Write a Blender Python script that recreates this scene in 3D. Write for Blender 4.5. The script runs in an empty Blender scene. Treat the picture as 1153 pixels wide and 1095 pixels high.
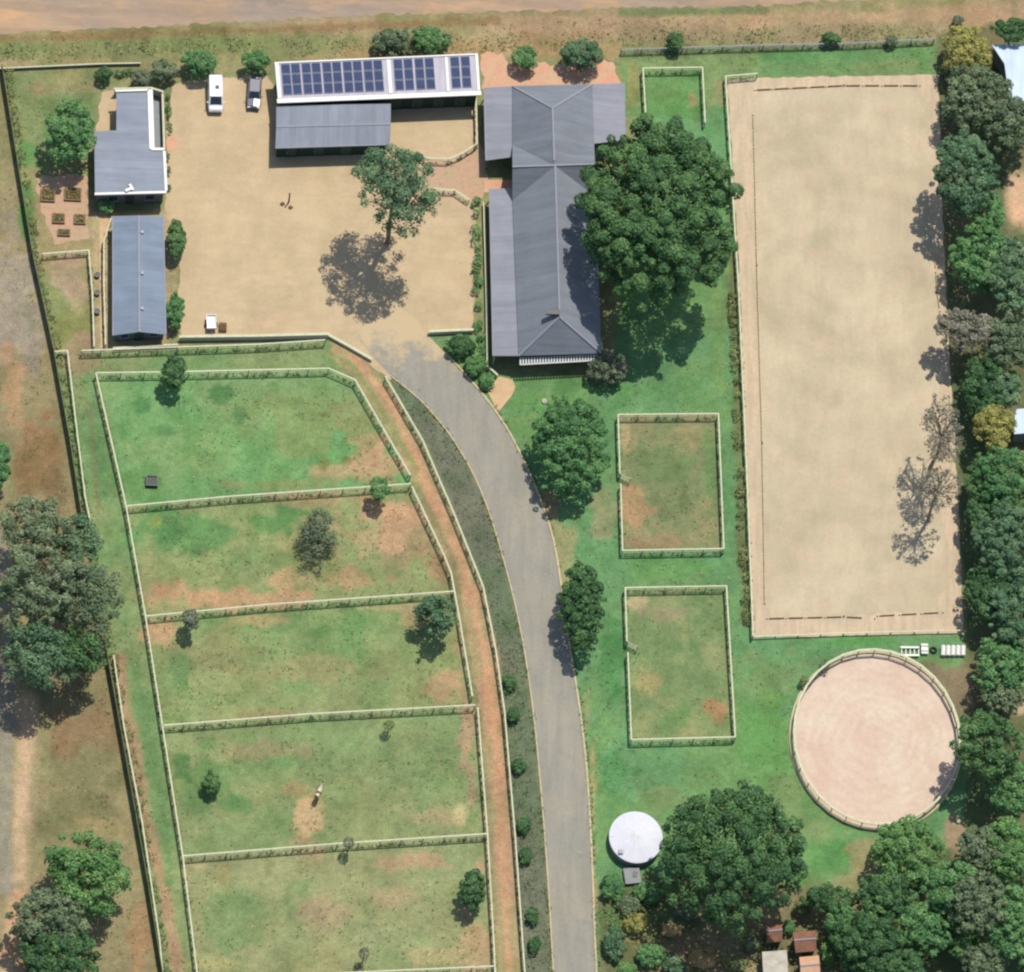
import bpy, bmesh, math, random
import numpy as np
from mathutils import Vector, Matrix
from mathutils.geometry import tessellate_polygon
S = bpy.context.scene
COL = S.collection
rnd = random.Random(7)
R = math.radians

# ------------------------------------------------------------------ camera
PW, PH = 1153.0, 1095.0
MPP = 0.1                                   # metres per photo pixel at the centre of the ground
D = 900.0
cd = Vector((-0.08, -0.45, 0)); cd.z = math.sqrt(1-cd.length_squared)
CAM = cd*D
fwd = -cd
up = (Vector((0, 1, 0)) - fwd*fwd.y).normalized()
right = fwd.cross(up).normalized()
def P(px, py, z=0.0):
    """point of height z seen at photo pixel (px,py)"""
    u = (px-PW/2)*MPP/D; v = (PH/2-py)*MPP/D
    d = fwd + right*u + up*v
    t = (z-CAM.z)/d.z
    return CAM + d*t
def P2(px, py, z=0.0):
    p = P(px, py, z); return Vector((p.x, p.y, 0))
def to_px(X, Y):
    """ground coordinates (numpy) to photo pixels, used to lay out the land cover"""
    dx = X-CAM.x; dy = Y-CAM.y; dz = -CAM.z
    w = dx*fwd.x+dy*fwd.y+dz*fwd.z
    u = (dx*right.x+dy*right.y+dz*right.z)/w
    v = (dx*up.x+dy*up.y+dz*up.z)/w
    return PW/2+u*D/MPP, PH/2-v*D/MPP
cam = bpy.data.cameras.new('camera'); co = bpy.data.objects.new('camera', cam); COL.objects.link(co)
m = Matrix((right, up, -fwd)).transposed().to_4x4(); m.translation = CAM
co.matrix_world = m
cam.sensor_width = 36; cam.lens = 36*D/(PW*MPP); cam.clip_start = 10; cam.clip_end = 6000
S.camera = co

# ------------------------------------------------------------------ light
w = bpy.data.worlds.new('World'); S.world = w; w.use_nodes = True
nt = w.node_tree; nt.nodes.clear()
sky = nt.nodes.new('ShaderNodeTexSky'); sky.sky_type = 'NISHITA'; sky.sun_disc = False
sd = Vector((0.20, 0.37, 1)).normalized()
sky.sun_elevation = math.asin(sd.z); sky.sun_rotation = math.atan2(sd.x, sd.y)
bg = nt.nodes.new('ShaderNodeBackground'); bg.inputs[1].default_value = 0.125
wo = nt.nodes.new('ShaderNodeOutputWorld')
nt.links.new(sky.outputs[0], bg.inputs[0]); nt.links.new(bg.outputs[0], wo.inputs[0])
sl = bpy.data.lights.new('sun', 'SUN'); sl.energy = 4.0; sl.angle = R(0.53); sl.color = (1, 0.95, 0.87)
so = bpy.data.objects.new('sun', sl); COL.objects.link(so)
so.rotation_euler = sd.to_track_quat('Z', 'Y').to_euler(); so.location = (0, 0, 200)
S.view_settings.view_transform = 'Standard'; S.view_settings.look = 'None'
S.view_settings.exposure = 0.39; S.view_settings.gamma = 1
S.render.resolution_x = 1024; S.render.resolution_y = 972
S.render.engine = 'CYCLES'
try: S.cycles.filter_width = 2.3
except Exception: pass

# ------------------------------------------------------------------ colours and materials
def lin1(c):
    c /= 255.0
    return c/12.92 if c <= 0.04045 else ((c+0.055)/1.055)**2.4
ALB = 0.64                                   # photo brightness of a sunlit surface -> its albedo
def C(r, g, b, a=ALB): return (lin1(r)*a, lin1(g)*a, lin1(b)*a, 1)

def new_mat(name, rough=0.9, spec=0.2):
    m = bpy.data.materials.new(name); m.use_nodes = True
    b = m.node_tree.nodes['Principled BSDF']
    b.inputs['Roughness'].default_value = rough
    b.inputs['Specular IOR Level'].default_value = spec
    return m, m.node_tree, b
def N(nt, t, **k):
    n = nt.nodes.new(t)
    for a, v in k.items(): setattr(n, a, v)
    return n
def noise(nt, scale, detail=4, rough=0.6, vec=None, dist=0):
    n = N(nt, 'ShaderNodeTexNoise'); n.inputs['Scale'].default_value = scale
    n.inputs['Detail'].default_value = detail; n.inputs['Roughness'].default_value = rough
    n.inputs['Distortion'].default_value = dist
    if vec: nt.links.new(vec, n.inputs['Vector'])
    return n.outputs['Fac']
def maprange(nt, val, a, b, c, d):
    n = N(nt, 'ShaderNodeMapRange'); nt.links.new(val, n.inputs[0])
    for i, v in enumerate((a, b, c, d)): n.inputs[i+1].default_value = v
    return n.outputs[0]
def mixc(nt, fac, a, b, mode='MIX'):
    n = N(nt, 'ShaderNodeMix', data_type='RGBA', blend_type=mode)
    if isinstance(fac, (int, float)): n.inputs[0].default_value = fac
    else: nt.links.new(fac, n.inputs[0])
    for i, c in ((6, a), (7, b)):
        if isinstance(c, (tuple, list)): n.inputs[i].default_value = c
        else: nt.links.new(c, n.inputs[i])
    return n.outputs[2]
def wpos(nt):
    return N(nt, 'ShaderNodeNewGeometry').outputs['Position']
def bump(nt, b, val, strength=0.5, dist=0.05):
    n = N(nt, 'ShaderNodeBump'); n.inputs['Strength'].default_value = strength; n.inputs['Distance'].default_value = dist
    nt.links.new(val, n.inputs['Height']); nt.links.new(n.outputs[0], b.inputs['Normal'])
def mottled(name, c1, c2, c3=None, scale=0.25, fine=3.0, rough=0.95, bstr=0.4, bd=0.06, fine_amt=0.16, spec=0.1, stretch=(1,1,1), streaks=None, rings=None):
    """large soft patches of two colours, a third in smaller flecks, fine grain"""
    m, nt, b = new_mat(name, rough, spec); pos0 = wpos(nt)
    mp = N(nt, 'ShaderNodeMapping'); mp.inputs['Scale'].default_value = stretch; nt.links.new(pos0, mp.inputs[0]); pos = mp.outputs[0]
    f = maprange(nt, noise(nt, scale, 5, 0.6, pos, 0.4), 0.35, 0.65, 0, 1)
    c = mixc(nt, f, c1, c2)
    if c3:
        f3 = maprange(nt, noise(nt, scale*3.3, 5, 0.65, pos), 0.52, 0.72, 0, 0.8)
        c = mixc(nt, f3, c, c3)
    g = maprange(nt, noise(nt, fine, 6, 0.75, pos), 0.25, 0.75, 1-fine_amt, 1+fine_amt)
    if streaks:                                   # harrow and wheel marks: thin uneven lines
        for (sc, vec, amt) in streaks:
            m2 = N(nt, 'ShaderNodeMapping'); m2.inputs['Scale'].default_value = vec; nt.links.new(pos0, m2.inputs[0])
            k = maprange(nt, noise(nt, sc, 3, 0.6, m2.outputs[0], 0.5), 0.38, 0.62, 1-amt, 1+amt)
            q = N(nt, 'ShaderNodeMath', operation='MULTIPLY'); nt.links.new(g, q.inputs[0]); nt.links.new(k, q.inputs[1]); g = q.outputs[0]
    if rings:
        cx, cy, sc, amt = rings
        m2 = N(nt, 'ShaderNodeMapping'); m2.inputs['Location'].default_value = (-cx, -cy, 0); nt.links.new(pos0, m2.inputs[0])
        wv = N(nt, 'ShaderNodeTexWave', wave_type='RINGS', rings_direction='Z'); wv.inputs['Scale'].default_value = sc
        wv.inputs['Distortion'].default_value = 9; wv.inputs['Detail'].default_value = 4; wv.inputs['Detail Scale'].default_value = 0.6
        nt.links.new(m2.outputs[0], wv.inputs[0])
        k = maprange(nt, wv.outputs['Fac'], 0, 1, 1-amt, 1+amt)
        q = N(nt, 'ShaderNodeMath', operation='MULTIPLY'); nt.links.new(g, q.inputs[0]); nt.links.new(k, q.inputs[1]); g = q.outputs[0]
    v = N(nt, 'ShaderNodeVectorMath', operation='SCALE'); nt.links.new(c, v.inputs[0]); nt.links.new(g, v.inputs['Scale'])
    nt.links.new(v.outputs[0], b.inputs['Base Color'])
    bump(nt, b, noise(nt, fine*1.3, 6, 0.7, pos), bstr, bd)
    return m
def flat(name, col, rough=0.6, spec=0.3, metal=0.0, var=0.08, scale=2.0):
    m, nt, b = new_mat(name, rough, spec); b.inputs['Metallic'].default_value = metal
    pos = wpos(nt)
    g = maprange(nt, noise(nt, scale, 5, 0.7, pos), 0.25, 0.75, 1-var, 1+var)
    v = N(nt, 'ShaderNodeVectorMath', operation='SCALE'); v.inputs[0].default_value = col[:3]; nt.links.new(g, v.inputs['Scale'])
    nt.links.new(v.outputs[0], b.inputs['Base Color'])
    return m
def roof_mat(name, col, ang=0.0, pitch=0.55, rough=0.5):
    """painted metal sheeting: faint ribs and weather streaks"""
    m, nt, b = new_mat(name, rough, 0.3); pos = wpos(nt)
    mp = N(nt, 'ShaderNodeMapping'); mp.inputs['Rotation'].default_value = (0, 0, ang); nt.links.new(pos, mp.inputs[0])
    wv = N(nt, 'ShaderNodeTexWave', wave_type='BANDS', bands_direction='X'); wv.inputs['Scale'].default_value = 0.314/pitch
    wv.inputs['Distortion'].default_value = 0; nt.links.new(mp.outputs[0], wv.inputs[0])
    st = N(nt, 'ShaderNodeMapping'); st.inputs['Scale'].default_value = (1, 0.12, 0.12); nt.links.new(mp.outputs[0], st.inputs[0])
    g1 = maprange(nt, noise(nt, 1.6, 5, 0.7, st.outputs[0]), 0.25, 0.75, 0.86, 1.14)
    g2 = maprange(nt, noise(nt, 0.35, 4, 0.6, pos), 0.3, 0.7, 0.92, 1.08)
    mm = N(nt, 'ShaderNodeMath', operation='MULTIPLY'); nt.links.new(g1, mm.inputs[0]); nt.links.new(g2, mm.inputs[1])
    g3 = maprange(nt, noise(nt, 7, 3, 0.7, pos), 0.2, 0.8, 0.93, 1.07)
    m3 = N(nt, 'ShaderNodeMath', operation='MULTIPLY'); nt.links.new(mm.outputs[0], m3.inputs[0]); nt.links.new(g3, m3.inputs[1])
    sx = N(nt, 'ShaderNodeSeparateXYZ'); nt.links.new(mp.outputs[0], sx.inputs[0])
    dv = N(nt, 'ShaderNodeMath', operation='DIVIDE'); nt.links.new(sx.outputs['X'], dv.inputs[0]); dv.inputs[1].default_value = 0.76
    fl = N(nt, 'ShaderNodeMath', operation='FLOOR'); nt.links.new(dv.outputs[0], fl.inputs[0])
    wn = N(nt, 'ShaderNodeTexWhiteNoise', noise_dimensions='1D'); nt.links.new(fl.outputs[0], wn.inputs['W'])
    sh = maprange(nt, wn.outputs['Value'], 0, 1, 0.93, 1.07)
    m4 = N(nt, 'ShaderNodeMath', operation='MULTIPLY'); nt.links.new(m3.outputs[0], m4.inputs[0]); nt.links.new(sh, m4.inputs[1]); m3 = m4
    v = N(nt, 'ShaderNodeVectorMath', operation='SCALE'); v.inputs[0].default_value = col[:3]; nt.links.new(m3.outputs[0], v.inputs['Scale'])
    nt.links.new(v.outputs[0], b.inputs['Base Color'])
    bump(nt, b, wv.outputs['Fac'], 0.2, 0.03)
    return m
def leaf_mat(name, dark, mid, light, k=1.30):
    dark, mid, light = (tuple(min(0.9, c*k*g) for c, g in zip(q[:3], (1.80, 1.55, 1.50)))+(1,) for q in (dark, mid, light))
    m, nt, b = new_mat(name, 0.62, 0.25)
    at = N(nt, 'ShaderNodeAttribute', attribute_name='tint')
    cr = N(nt, 'ShaderNodeValToRGB'); nt.links.new(at.outputs['Fac'], cr.inputs[0])
    e = cr.color_ramp.elements
    e[0].position = 0.0; e[0].color = dark; e[1].position = 1.0; e[1].color = light
    k = e.new(0.5); k.color = mid
    nt.links.new(cr.outputs[0], b.inputs['Base Color'])
    tr = N(nt, 'ShaderNodeBsdfTranslucent'); mx = N(nt, 'ShaderNodeMixShader'); mx.inputs[0].default_value = 0.30
    nt.links.new(cr.outputs[0], tr.inputs[0])
    out = nt.nodes['Material Output']
    nt.links.new(b.outputs[0], mx.inputs[1]); nt.links.new(tr.outputs[0], mx.inputs[2]); nt.links.new(mx.outputs[0], out.inputs[0])
    return m
M = {}
PC = P2(986, 834)
M['sand'] = mottled('yard_sand', C(203,181,143), C(192,170,134), C(210,180,148), 0.16, 2.5, fine_amt=0.09, bstr=0.4, streaks=[(0.5, (1, 0.5, 1), 0.035), (0.9, (0.35, 1, 1), 0.035)])
M['arena'] = mottled('arena_sand', C(206,190,158), C(188,173,142), C(204,178,150), 0.10, 2.0, fine_amt=0.09, bstr=0.5, streaks=[(1.3, (1, 0.16, 1), 0.022), (0.35, (1, 0.5, 1), 0.04)], rings=(P2(960,330).x, P2(960,330).y, 0.09, 0.022))
M['arena_edge'] = mottled('arena_track_sand', C(210,186,154), C(198,178,150), C(196,184,150), 0.2, 2.0, fine_amt=0.12, bstr=0.6, streaks=[(1.6, (1, 0.12, 1), 0.07)])
M['pen'] = mottled('pen_sand', C(222,202,178), C(214,184,162), C(204,184,160), 0.22, 2.2, fine_amt=0.10, bstr=0.6, rings=(PC.x, PC.y, 0.26, 0.024))
def drive_mat():
    m = mottled('driveway_surface', C(152,149,136), C(163,156,138), C(140,140,130), 0.15, 3.0, fine_amt=0.11, bstr=0.3, streaks=[(0.9, (1, 0.14, 1), 0.06)])
    nt = m.node_tree; b = nt.nodes['Principled BSDF']; src = b.inputs['Base Color'].links[0].from_socket
    pos = wpos(nt); sx = N(nt, 'ShaderNodeSeparateXYZ'); nt.links.new(pos, sx.inputs[0])
    k = maprange(nt, sx.outputs['Y'], P2(440, 425).y, P2(430, 362).y, 0, 1)
    ad = N(nt, 'ShaderNodeMath', operation='ADD'); nt.links.new(k, ad.inputs[0])
    nz = maprange(nt, noise(nt, 0.5, 6, 0.7, pos), 0.3, 0.7, -0.45, 0.45); nt.links.new(nz, ad.inputs[1])
    k2 = maprange(nt, ad.outputs[0], 0.25, 0.75, 0, 1)
    nt.links.new(mixc(nt, k2, src, C(202,180,142)), b.inputs['Base Color']); return m
M['drive'] = drive_mat()
M['road'] = mottled('dusty_road', C(184,154,122), C(156,142,128), C(206,162,118), 0.16, 1.5, fine_amt=0.12, bstr=0.4, stretch=(0.35, 1, 1), streaks=[(0.8, (0.12, 1, 1), 0.07)])
M['kerb'] = flat('pale_concrete_kerb', C(202,188,150), 0.9, 0.1, var=0.2, scale=1.2)
M['terra'] = mottled('terracotta_paving', C(218,162,132), C(210,176,142), C(204,150,124), 0.5, 3.0, fine_amt=0.12)
M['pinkpave'] = mottled('pink_paving', C(200,162,134), C(190,164,130), C(166,140,110), 0.5, 3.0, fine_amt=0.15)
M['paleslab'] = mottled('pale_slab', C(215,185,145), C(205,170,130), None, 0.8, 4.0, fine_amt=0.12)
M['track'] = mottled('dirt_track', C(196,152,116), C(180,146,112), C(150,132,98), 0.25, 2.0, fine_amt=0.16, bstr=0.6)
M['white'] = flat('white_painted_timber', C(206,206,172,0.68), 0.8, 0.1, var=0.2, scale=3)
M['whiteroof'] = flat('white_fascia', C(232,230,220,0.66), 0.5, 0.3, var=0.05)
M['cream'] = flat('cream_plaster', C(225,214,190), 0.85, 0.1, var=0.08)
M['darkfence'] = flat('dark_shade_net', C(112,122,88), 0.95, 0.05, var=0.3, scale=4)
M['wood'] = flat('weathered_wood', C(120,92,66), 0.9, 0.1, var=0.25, scale=6)
M['bark'] = mottled('bark', C(120,98,76), C(92,76,60), None, 1.5, 8.0, fine_amt=0.2)
M['barkpale'] = mottled('pale_bark', C(170,156,136), C(132,116,98), None, 1.5, 8.0, fine_amt=0.2)
M['roofgrey'] = roof_mat('grey_roof_sheet', C(136,141,151), 0, rough=0.75)
M['roofgreyx'] = roof_mat('grey_roof_sheet_crosswise', C(141,147,158), R(90), rough=0.75)
M['roofhouse'] = roof_mat('house_roof_sheet', C(126,131,138), R(90), rough=0.75)
M['roofver'] = roof_mat('verandah_roof_sheet', C(146,147,155), R(90), rough=0.75)
M['roofblue'] = roof_mat('pale_blue_roof', C(190,208,222), 0)
M['ridge'] = flat('ridge_cap', C(150,152,160), 0.7, 0.15)
M['darkwall'] = flat('dark_green_boarding', C(56,76,64), 0.8, 0.1, var=0.2, scale=3)
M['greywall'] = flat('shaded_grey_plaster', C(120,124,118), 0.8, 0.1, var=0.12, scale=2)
M['plum'] = flat('grey_timber_post', C(110,108,96), 0.8, 0.1)
M['glass'] = flat('window_glass', (0.03, 0.04, 0.05, 1), 0.08, 0.6, var=0.02)
M['frame'] = flat('window_frame_grey', (0.22, 0.23, 0.22, 1), 0.6)
M['door'] = flat('dark_green_door', C(66,84,72), 0.7)
M['solar'] = flat('solar_cells', C(66,78,110), 0.65, 0.08, var=0.22, scale=1.3)
M['alu'] = flat('aluminium_frame', C(178,180,188), 0.7, 0.2)
M['panelroof'] = roof_mat('pale_grey_roof', C(176,170,182), 0)
M['tankroof'] = flat('white_tank_roof', C(226,226,232,0.60), 0.7, 0.15, var=0.09, scale=0.5)
M['tankwall'] = flat('grey_concrete_tank', C(150,148,140), 0.9, 0.1, var=0.15)
M['slab'] = flat('grey_concrete_slab', C(150,154,152), 0.9, 0.1, var=0.15)
M['darkmetal'] = flat('dark_metal', C(45,48,52), 0.5, 0.4)
M['paintwhite'] = flat('white_car_paint', C(238,236,232,0.8), 0.22, 0.5, var=0.02)
M['paintgrey'] = flat('blue_grey_car_paint', C(104,108,122), 0.22, 0.5, var=0.02)
M['carglass'] = flat('car_glass', (0.02, 0.025, 0.03, 1), 0.06, 0.6, var=0.02)
M['rubber'] = flat('rubber', (0.02, 0.02, 0.02, 1), 0.9, 0.1)
M['rim'] = flat('wheel_rim', (0.5, 0.5, 0.5, 1), 0.3, 0.5, metal=0.8)
M['lampw'] = flat('headlight_glass', (0.7, 0.7, 0.7, 1), 0.1, 0.5)
M['lampr'] = flat('tail_light_red', (0.5, 0.02, 0.02, 1), 0.2, 0.5)
M['water'] = flat('trough_water', C(70,84,70), 0.05, 0.6, var=0.05)
M['soil'] = mottled('garden_soil', C(120,86,62), C(98,72,52), None, 1.0, 6, fine_amt=0.25)
M['bedbrick'] = mottled('bed_edging_brick', C(156,122,96), C(140,112,88), None, 2, 8, fine_amt=0.15)
M['tile'] = mottled('terracotta_tile_roof', C(150,106,84), C(132,96,78), C(170,128,104), 0.8, 5, fine_amt=0.15)
M['stone'] = mottled('pale_stone', C(206,200,184), C(180,172,156), None, 1, 5, fine_amt=0.15)
M['shadowlump'] = flat('shadow_lump_brown', C(120,96,70), 0.95, 0.05)  # brown of the lumps that stand in for the tie post's shadow

L = {}
L['dark'] = leaf_mat('leaf_dark_green', C(40,70,46), C(58,94,56), C(92,128,76))
L['mid'] = leaf_mat('leaf_mid_green', C(52,92,56), C(72,116,70), C(108,146,92))
L['bright'] = leaf_mat('leaf_bright_green', C(56,96,54), C(78,120,68), C(114,148,90))
L['blue'] = leaf_mat('leaf_blue_green', C(50,80,56), C(72,106,76), C(106,134,98))
L['olive'] = leaf_mat('leaf_olive', C(82,92,52), C(112,120,66), C(150,154,88))
L['greyolive'] = leaf_mat('leaf_grey_olive', C(58,80,58), C(84,106,78), C(118,136,102))
L['grey'] = leaf_mat('leaf_grey_dry', C(82,90,76), C(106,112,96), C(138,140,122))
L['dusk'] = leaf_mat('leaf_dull_grey_green', C(68,86,66), C(88,104,82), C(112,122,102))
L['dry'] = leaf_mat('leaf_dry_straw', C(120,108,72), C(158,142,98), C(196,180,132))
L['hedgestrip'] = leaf_mat('leaf_strip_planting', C(66,82,70), C(84,98,84), C(102,114,98), 1.1)
L['weed'] = leaf_mat('leaf_weed', C(62,78,46), C(92,108,66), C(134,144,94))

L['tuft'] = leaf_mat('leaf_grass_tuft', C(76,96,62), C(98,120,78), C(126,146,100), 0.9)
# ------------------------------------------------------------------ object helpers
def tag(o, label=None, cat=None, group=None, kind=None):
    if label: o['label'] = label
    if cat: o['category'] = cat
    if group: o['group'] = group
    if kind: o['kind'] = kind
    return o
def thing(name, label, cat, loc, group=None):
    o = bpy.data.objects.new(name, None); COL.objects.link(o); o.location = loc
    o.empty_display_size = 0.5
    return tag(o, label, cat, group)
class MB:
    def __init__(s): s.v = []; s.f = []
    def add(s, vs, fs):
        n = len(s.v); s.v += [tuple(v) for v in vs]; s.f += [tuple(i+n for i in f) for f in fs]; return s
    def box(s, c, size, rot=0.0, mat=None):
        hx, hy, hz = (q/2 for q in size)
        mt = mat or Matrix.Rotation(rot, 3, 'Z'); c = Vector(c)
        vs = [c+mt@Vector((x*hx, y*hy, z*hz)) for z in (-1, 1) for y in (-1, 1) for x in (-1, 1)]
        return s.add(vs, [(0,2,3,1),(4,5,7,6),(0,1,5,4),(2,6,7,3),(0,4,6,2),(1,3,7,5)])
    def beam(s, a, b, w, h):
        """box section from a to b, w across and h high, a and b on its centre line"""
        a = Vector(a); b = Vector(b); d = b-a
        if d.length < 1e-5: return s
        d.normalize(); n = Vector((-d.y, d.x, 0))
        n = n.normalized() if n.length > 1e-4 else Vector((1, 0, 0))
        u = d.cross(n)
        vs = [p+n*x*w/2+u*z*h/2 for p in (a, b) for z in (-1, 1) for x in (-1, 1)]
        return s.add(vs, [(0,1,3,2),(4,6,7,5),(0,4,5,1),(2,3,7,6),(0,2,6,4),(1,5,7,3)])
    def tube(s, pts, rad, n=7, cap=True):
        pts = [Vector(p) for p in pts]; rings = []
        for i, p in enumerate(pts):
            d = (pts[min(i+1, len(pts)-1)]-pts[max(i-1, 0)]).normalized()
            a = d.cross(Vector((0.3, 1, 0.1))).normalized(); b = d.cross(a)
            rings.append([p+(a*math.cos(2*math.pi*k/n)+b*math.sin(2*math.pi*k/n))*rad[i] for k in range(n)])
        vs = [v for r in rings for v in r]; fs = []
        for i in range(len(pts)-1):
            for k in range(n):
                k2 = (k+1) % n; fs.append((i*n+k, i*n+k2, (i+1)*n+k2, (i+1)*n+k))
        if cap: fs += [tuple(range(n))[::-1], tuple((len(pts)-1)*n+k for k in range(n))]
        return s.add(vs, fs)
    def prism(s, poly, z0, z1):
        """vertical prism on a plan polygon; z0, z1 numbers or per-vertex lists"""
        n = len(poly)
        if not isinstance(z0, (list, tuple)): z0 = [z0]*n
        if not isinstance(z1, (list, tuple)): z1 = [z1]*n
        vs = [(p[0], p[1], z0[i]) for i, p in enumerate(poly)]+[(p[0], p[1], z1[i]) for i, p in enumerate(poly)]
        fs = [(i, (i+1) % n, (i+1) % n+n, i+n) for i in range(n)]
        tris = tessellate_polygon([[Vector((p[0], p[1], 0)) for p in poly]])
        fs += [tuple(t) for t in tris]+[tuple(i+n for i in t) for t in tris]
        return s.add(vs, fs)
    def lathe(s, c, prof, n=48, sy=1.0):
        c = Vector(c); vs = []; fs = []
        for r, z in prof:
            for k in range(n):
                a = 2*math.pi*k/n; vs.append(c+Vector((r*math.cos(a), r*sy*math.sin(a), z)))
        for i in range(len(prof)-1):
            for k in range(n):
                k2 = (k+1) % n; fs.append((i*n+k, i*n+k2, (i+1)*n+k2, (i+1)*n+k))
        return s.add(vs, fs)
    def build(s, name, mat, parent=None, origin=None, bevel=0, solid=0, smooth=False, fix=True):
        o0 = Vector(parent_origin(parent)) if parent else Vector(origin or (0, 0, 0))
        me = bpy.data.meshes.new(name); me.from_pydata([tuple(Vector(v)-o0) for v in s.v], [], s.f); me.update()
        if fix:
            bm = bmesh.new(); bm.from_mesh(me); bmesh.ops.recalc_face_normals(bm, faces=bm.faces); bm.to_mesh(me); bm.free()
        me.materials.append(mat)
        o = bpy.data.objects.new(name, me); COL.objects.link(o)
        if parent: o.parent = parent
        else: o.location = o0
        if smooth: me.polygons.foreach_set('use_smooth', [True]*len(me.polygons))
        if solid:
            q = o.modifiers.new('thickness', 'SOLIDIFY'); q.thickness = solid; q.offset = -1
        if bevel:
            q = o.modifiers.new('bevel', 'BEVEL'); q.width = bevel; q.segments = 2; q.limit_method = 'ANGLE'
        return o
def parent_origin(p):
    v = Vector(p.location)
    while p.parent: p = p.parent; v += Vector(p.location)
    return v

def struct_sheet(name, pts, z, mat, jit=0.12, closed_px=True, step=0.6, seed=1):
    """a thin ground sheet with a slightly ragged edge"""
    r = random.Random(seed); w = [P2(*p) for p in pts] if closed_px else pts
    out = []
    for i, a in enumerate(w):
        b = w[(i+1) % len(w)]; n = max(1, int((b-a).length/step)); d = (b-a); nn = Vector((-d.y, d.x, 0)).normalized()
        for k in range(n):
            out.append(a+d*k/n+nn*(r.uniform(-jit, jit)))
    b = MB(); tris = tessellate_polygon([out]); b.add([(p.x, p.y, z) for p in out], [tuple(t) for t in tris])
    o = b.build(name, mat)
    me = o.data
    if me.polygons[0].normal.z < 0: me.flip_normals()
    return tag(o, kind='structure')
def smooth_line(pts, n=6):
    """Catmull-Rom through 2-D points"""
    out = []
    for i in range(len(pts)-1):
        p0 = pts[max(i-1, 0)]; p1 = pts[i]; p2 = pts[i+1]; p3 = pts[min(i+2, len(pts)-1)]
        for k in range(n):
            t = k/n
            out.append(tuple(0.5*((2*p1[j])+(-p0[j]+p2[j])*t+(2*p0[j]-5*p1[j]+4*p2[j]-p3[j])*t*t+(-p0[j]+3*p1[j]-3*p2[j]+p3[j])*t**3) for j in (0, 1)))
    out.append(tuple(pts[-1])); return out

# ------------------------------------------------------------------ the ground
rs = np.random.RandomState(3)
def vnoise(x, y, cell, seed):
    r = np.random.RandomState(seed); T = r.rand(256, 256)
    u = x/cell+1000.3; v = y/cell+1000.7
    iu = np.floor(u).astype(int); iv = np.floor(v).astype(int); fu = u-iu; fv = v-iv
    fu = fu*fu*(3-2*fu); fv = fv*fv*(3-2*fv)
    g = lambda a, b: T[a % 256, b % 256]
    return (g(iu, iv)*(1-fu)+g(iu+1, iv)*fu)*(1-fv)+(g(iu, iv+1)*(1-fu)+g(iu+1, iv+1)*fu)*fv
def fbm(x, y, cell, seed, oct=4):
    s = 0; a = 1; t = 0
    for i in range(oct):
        s = s+a*vnoise(x, y, cell/2**i, seed+i); t += a; a *= 0.6
    return s/t
def axis(a, b, step, far):
    core = np.arange(a, b+step, step); g = [10, 25, 50, 100, 200, 400, 800, far]
    return np.concatenate([[a-q for q in g[::-1]], core, [core[-1]+q for q in g]])
gx = axis(-66, 66, 0.28, 1600); gy = axis(-68, 68, 0.28, 1600)
X, Y = np.meshgrid(gx, gy); PX, PY = to_px(X, Y)
far = (np.abs(X) > 140) | (np.abs(Y) > 140)
PX = np.where(far, np.clip(PX, -3000, 4000), PX); PY = np.where(far, np.clip(PY, -3000, 4000), PY)
n4_ = fbm(X, Y, 1.6, 131, 4); n1 = fbm(X, Y, 9, 11); n2 = fbm(X, Y, 3.0, 23); n3 = fbm(X, Y, 1.1, 37)
base = np.zeros(X.shape+(3,))
def cc(c):
    g = 0.3*c[0]+0.55*c[1]+0.15*c[2]
    k = 0.24 if c[0] > c[1]+12 else 0.13; q = [q*(1-k)+g*k+2 for q in c]; return np.array(C(q[0]*1.0, q[1]*1.0, q[2]*0.95)[:3])
base[:] = cc((140, 142, 98))
def blend(mask, c):
    global base
    base = base*(1-mask[..., None])+cc(c)*mask[..., None]
def sdist(poly):
    d = np.full(PX.shape, 1e9); inside = np.zeros(PX.shape, bool); n = len(poly)
    for i in range(n):
        x0, y0 = poly[i]; x1, y1 = poly[(i+1) % n]
        ex, ey = x1-x0, y1-y0; t = np.clip(((PX-x0)*ex+(PY-y0)*ey)/(ex*ex+ey*ey+1e-9), 0, 1)
        d = np.minimum(d, np.hypot(PX-x0-t*ex, PY-y0-t*ey))
        c = ((y0 > PY) != (y1 > PY)) & (PX < (x1-x0)*(PY-y0)/((y1-y0) if y1 != y0 else 1e-9)+x0)
        inside ^= c
    return np.where(inside, d, -d)
def sstep(v, a, b):
    t = np.clip((v-a)/(b-a), 0, 1); return t*t*(3-2*t)
def zone(poly, c, soft=5, rag=8, c2=None, amt=0.8, nz=None):
    sd_ = sdist(poly)+(n2-0.5)*rag*2+(n4_-0.5)*rag*1.5
    mk = sstep(sd_, -soft, soft)
    blend(mk, c)
    if c2: blend(mk*amt*sstep(nz if nz is not None else n1, 0.42, 0.62), c2)
def blob(x, y, rx, ry, c, s=0.9, rag=0.7, ang=0):
    a = R(ang); dx = PX-x; dy = PY-y
    u = (dx*math.cos(a)+dy*math.sin(a))/rx; v = (-dx*math.sin(a)+dy*math.cos(a))/ry
    d = np.sqrt(u*u+v*v)+(n2-0.5)*rag*2+(n4_-0.5)*rag*1.9
    blend(s*(1-sstep(d, 0.55, 1.10)), c)
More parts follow.
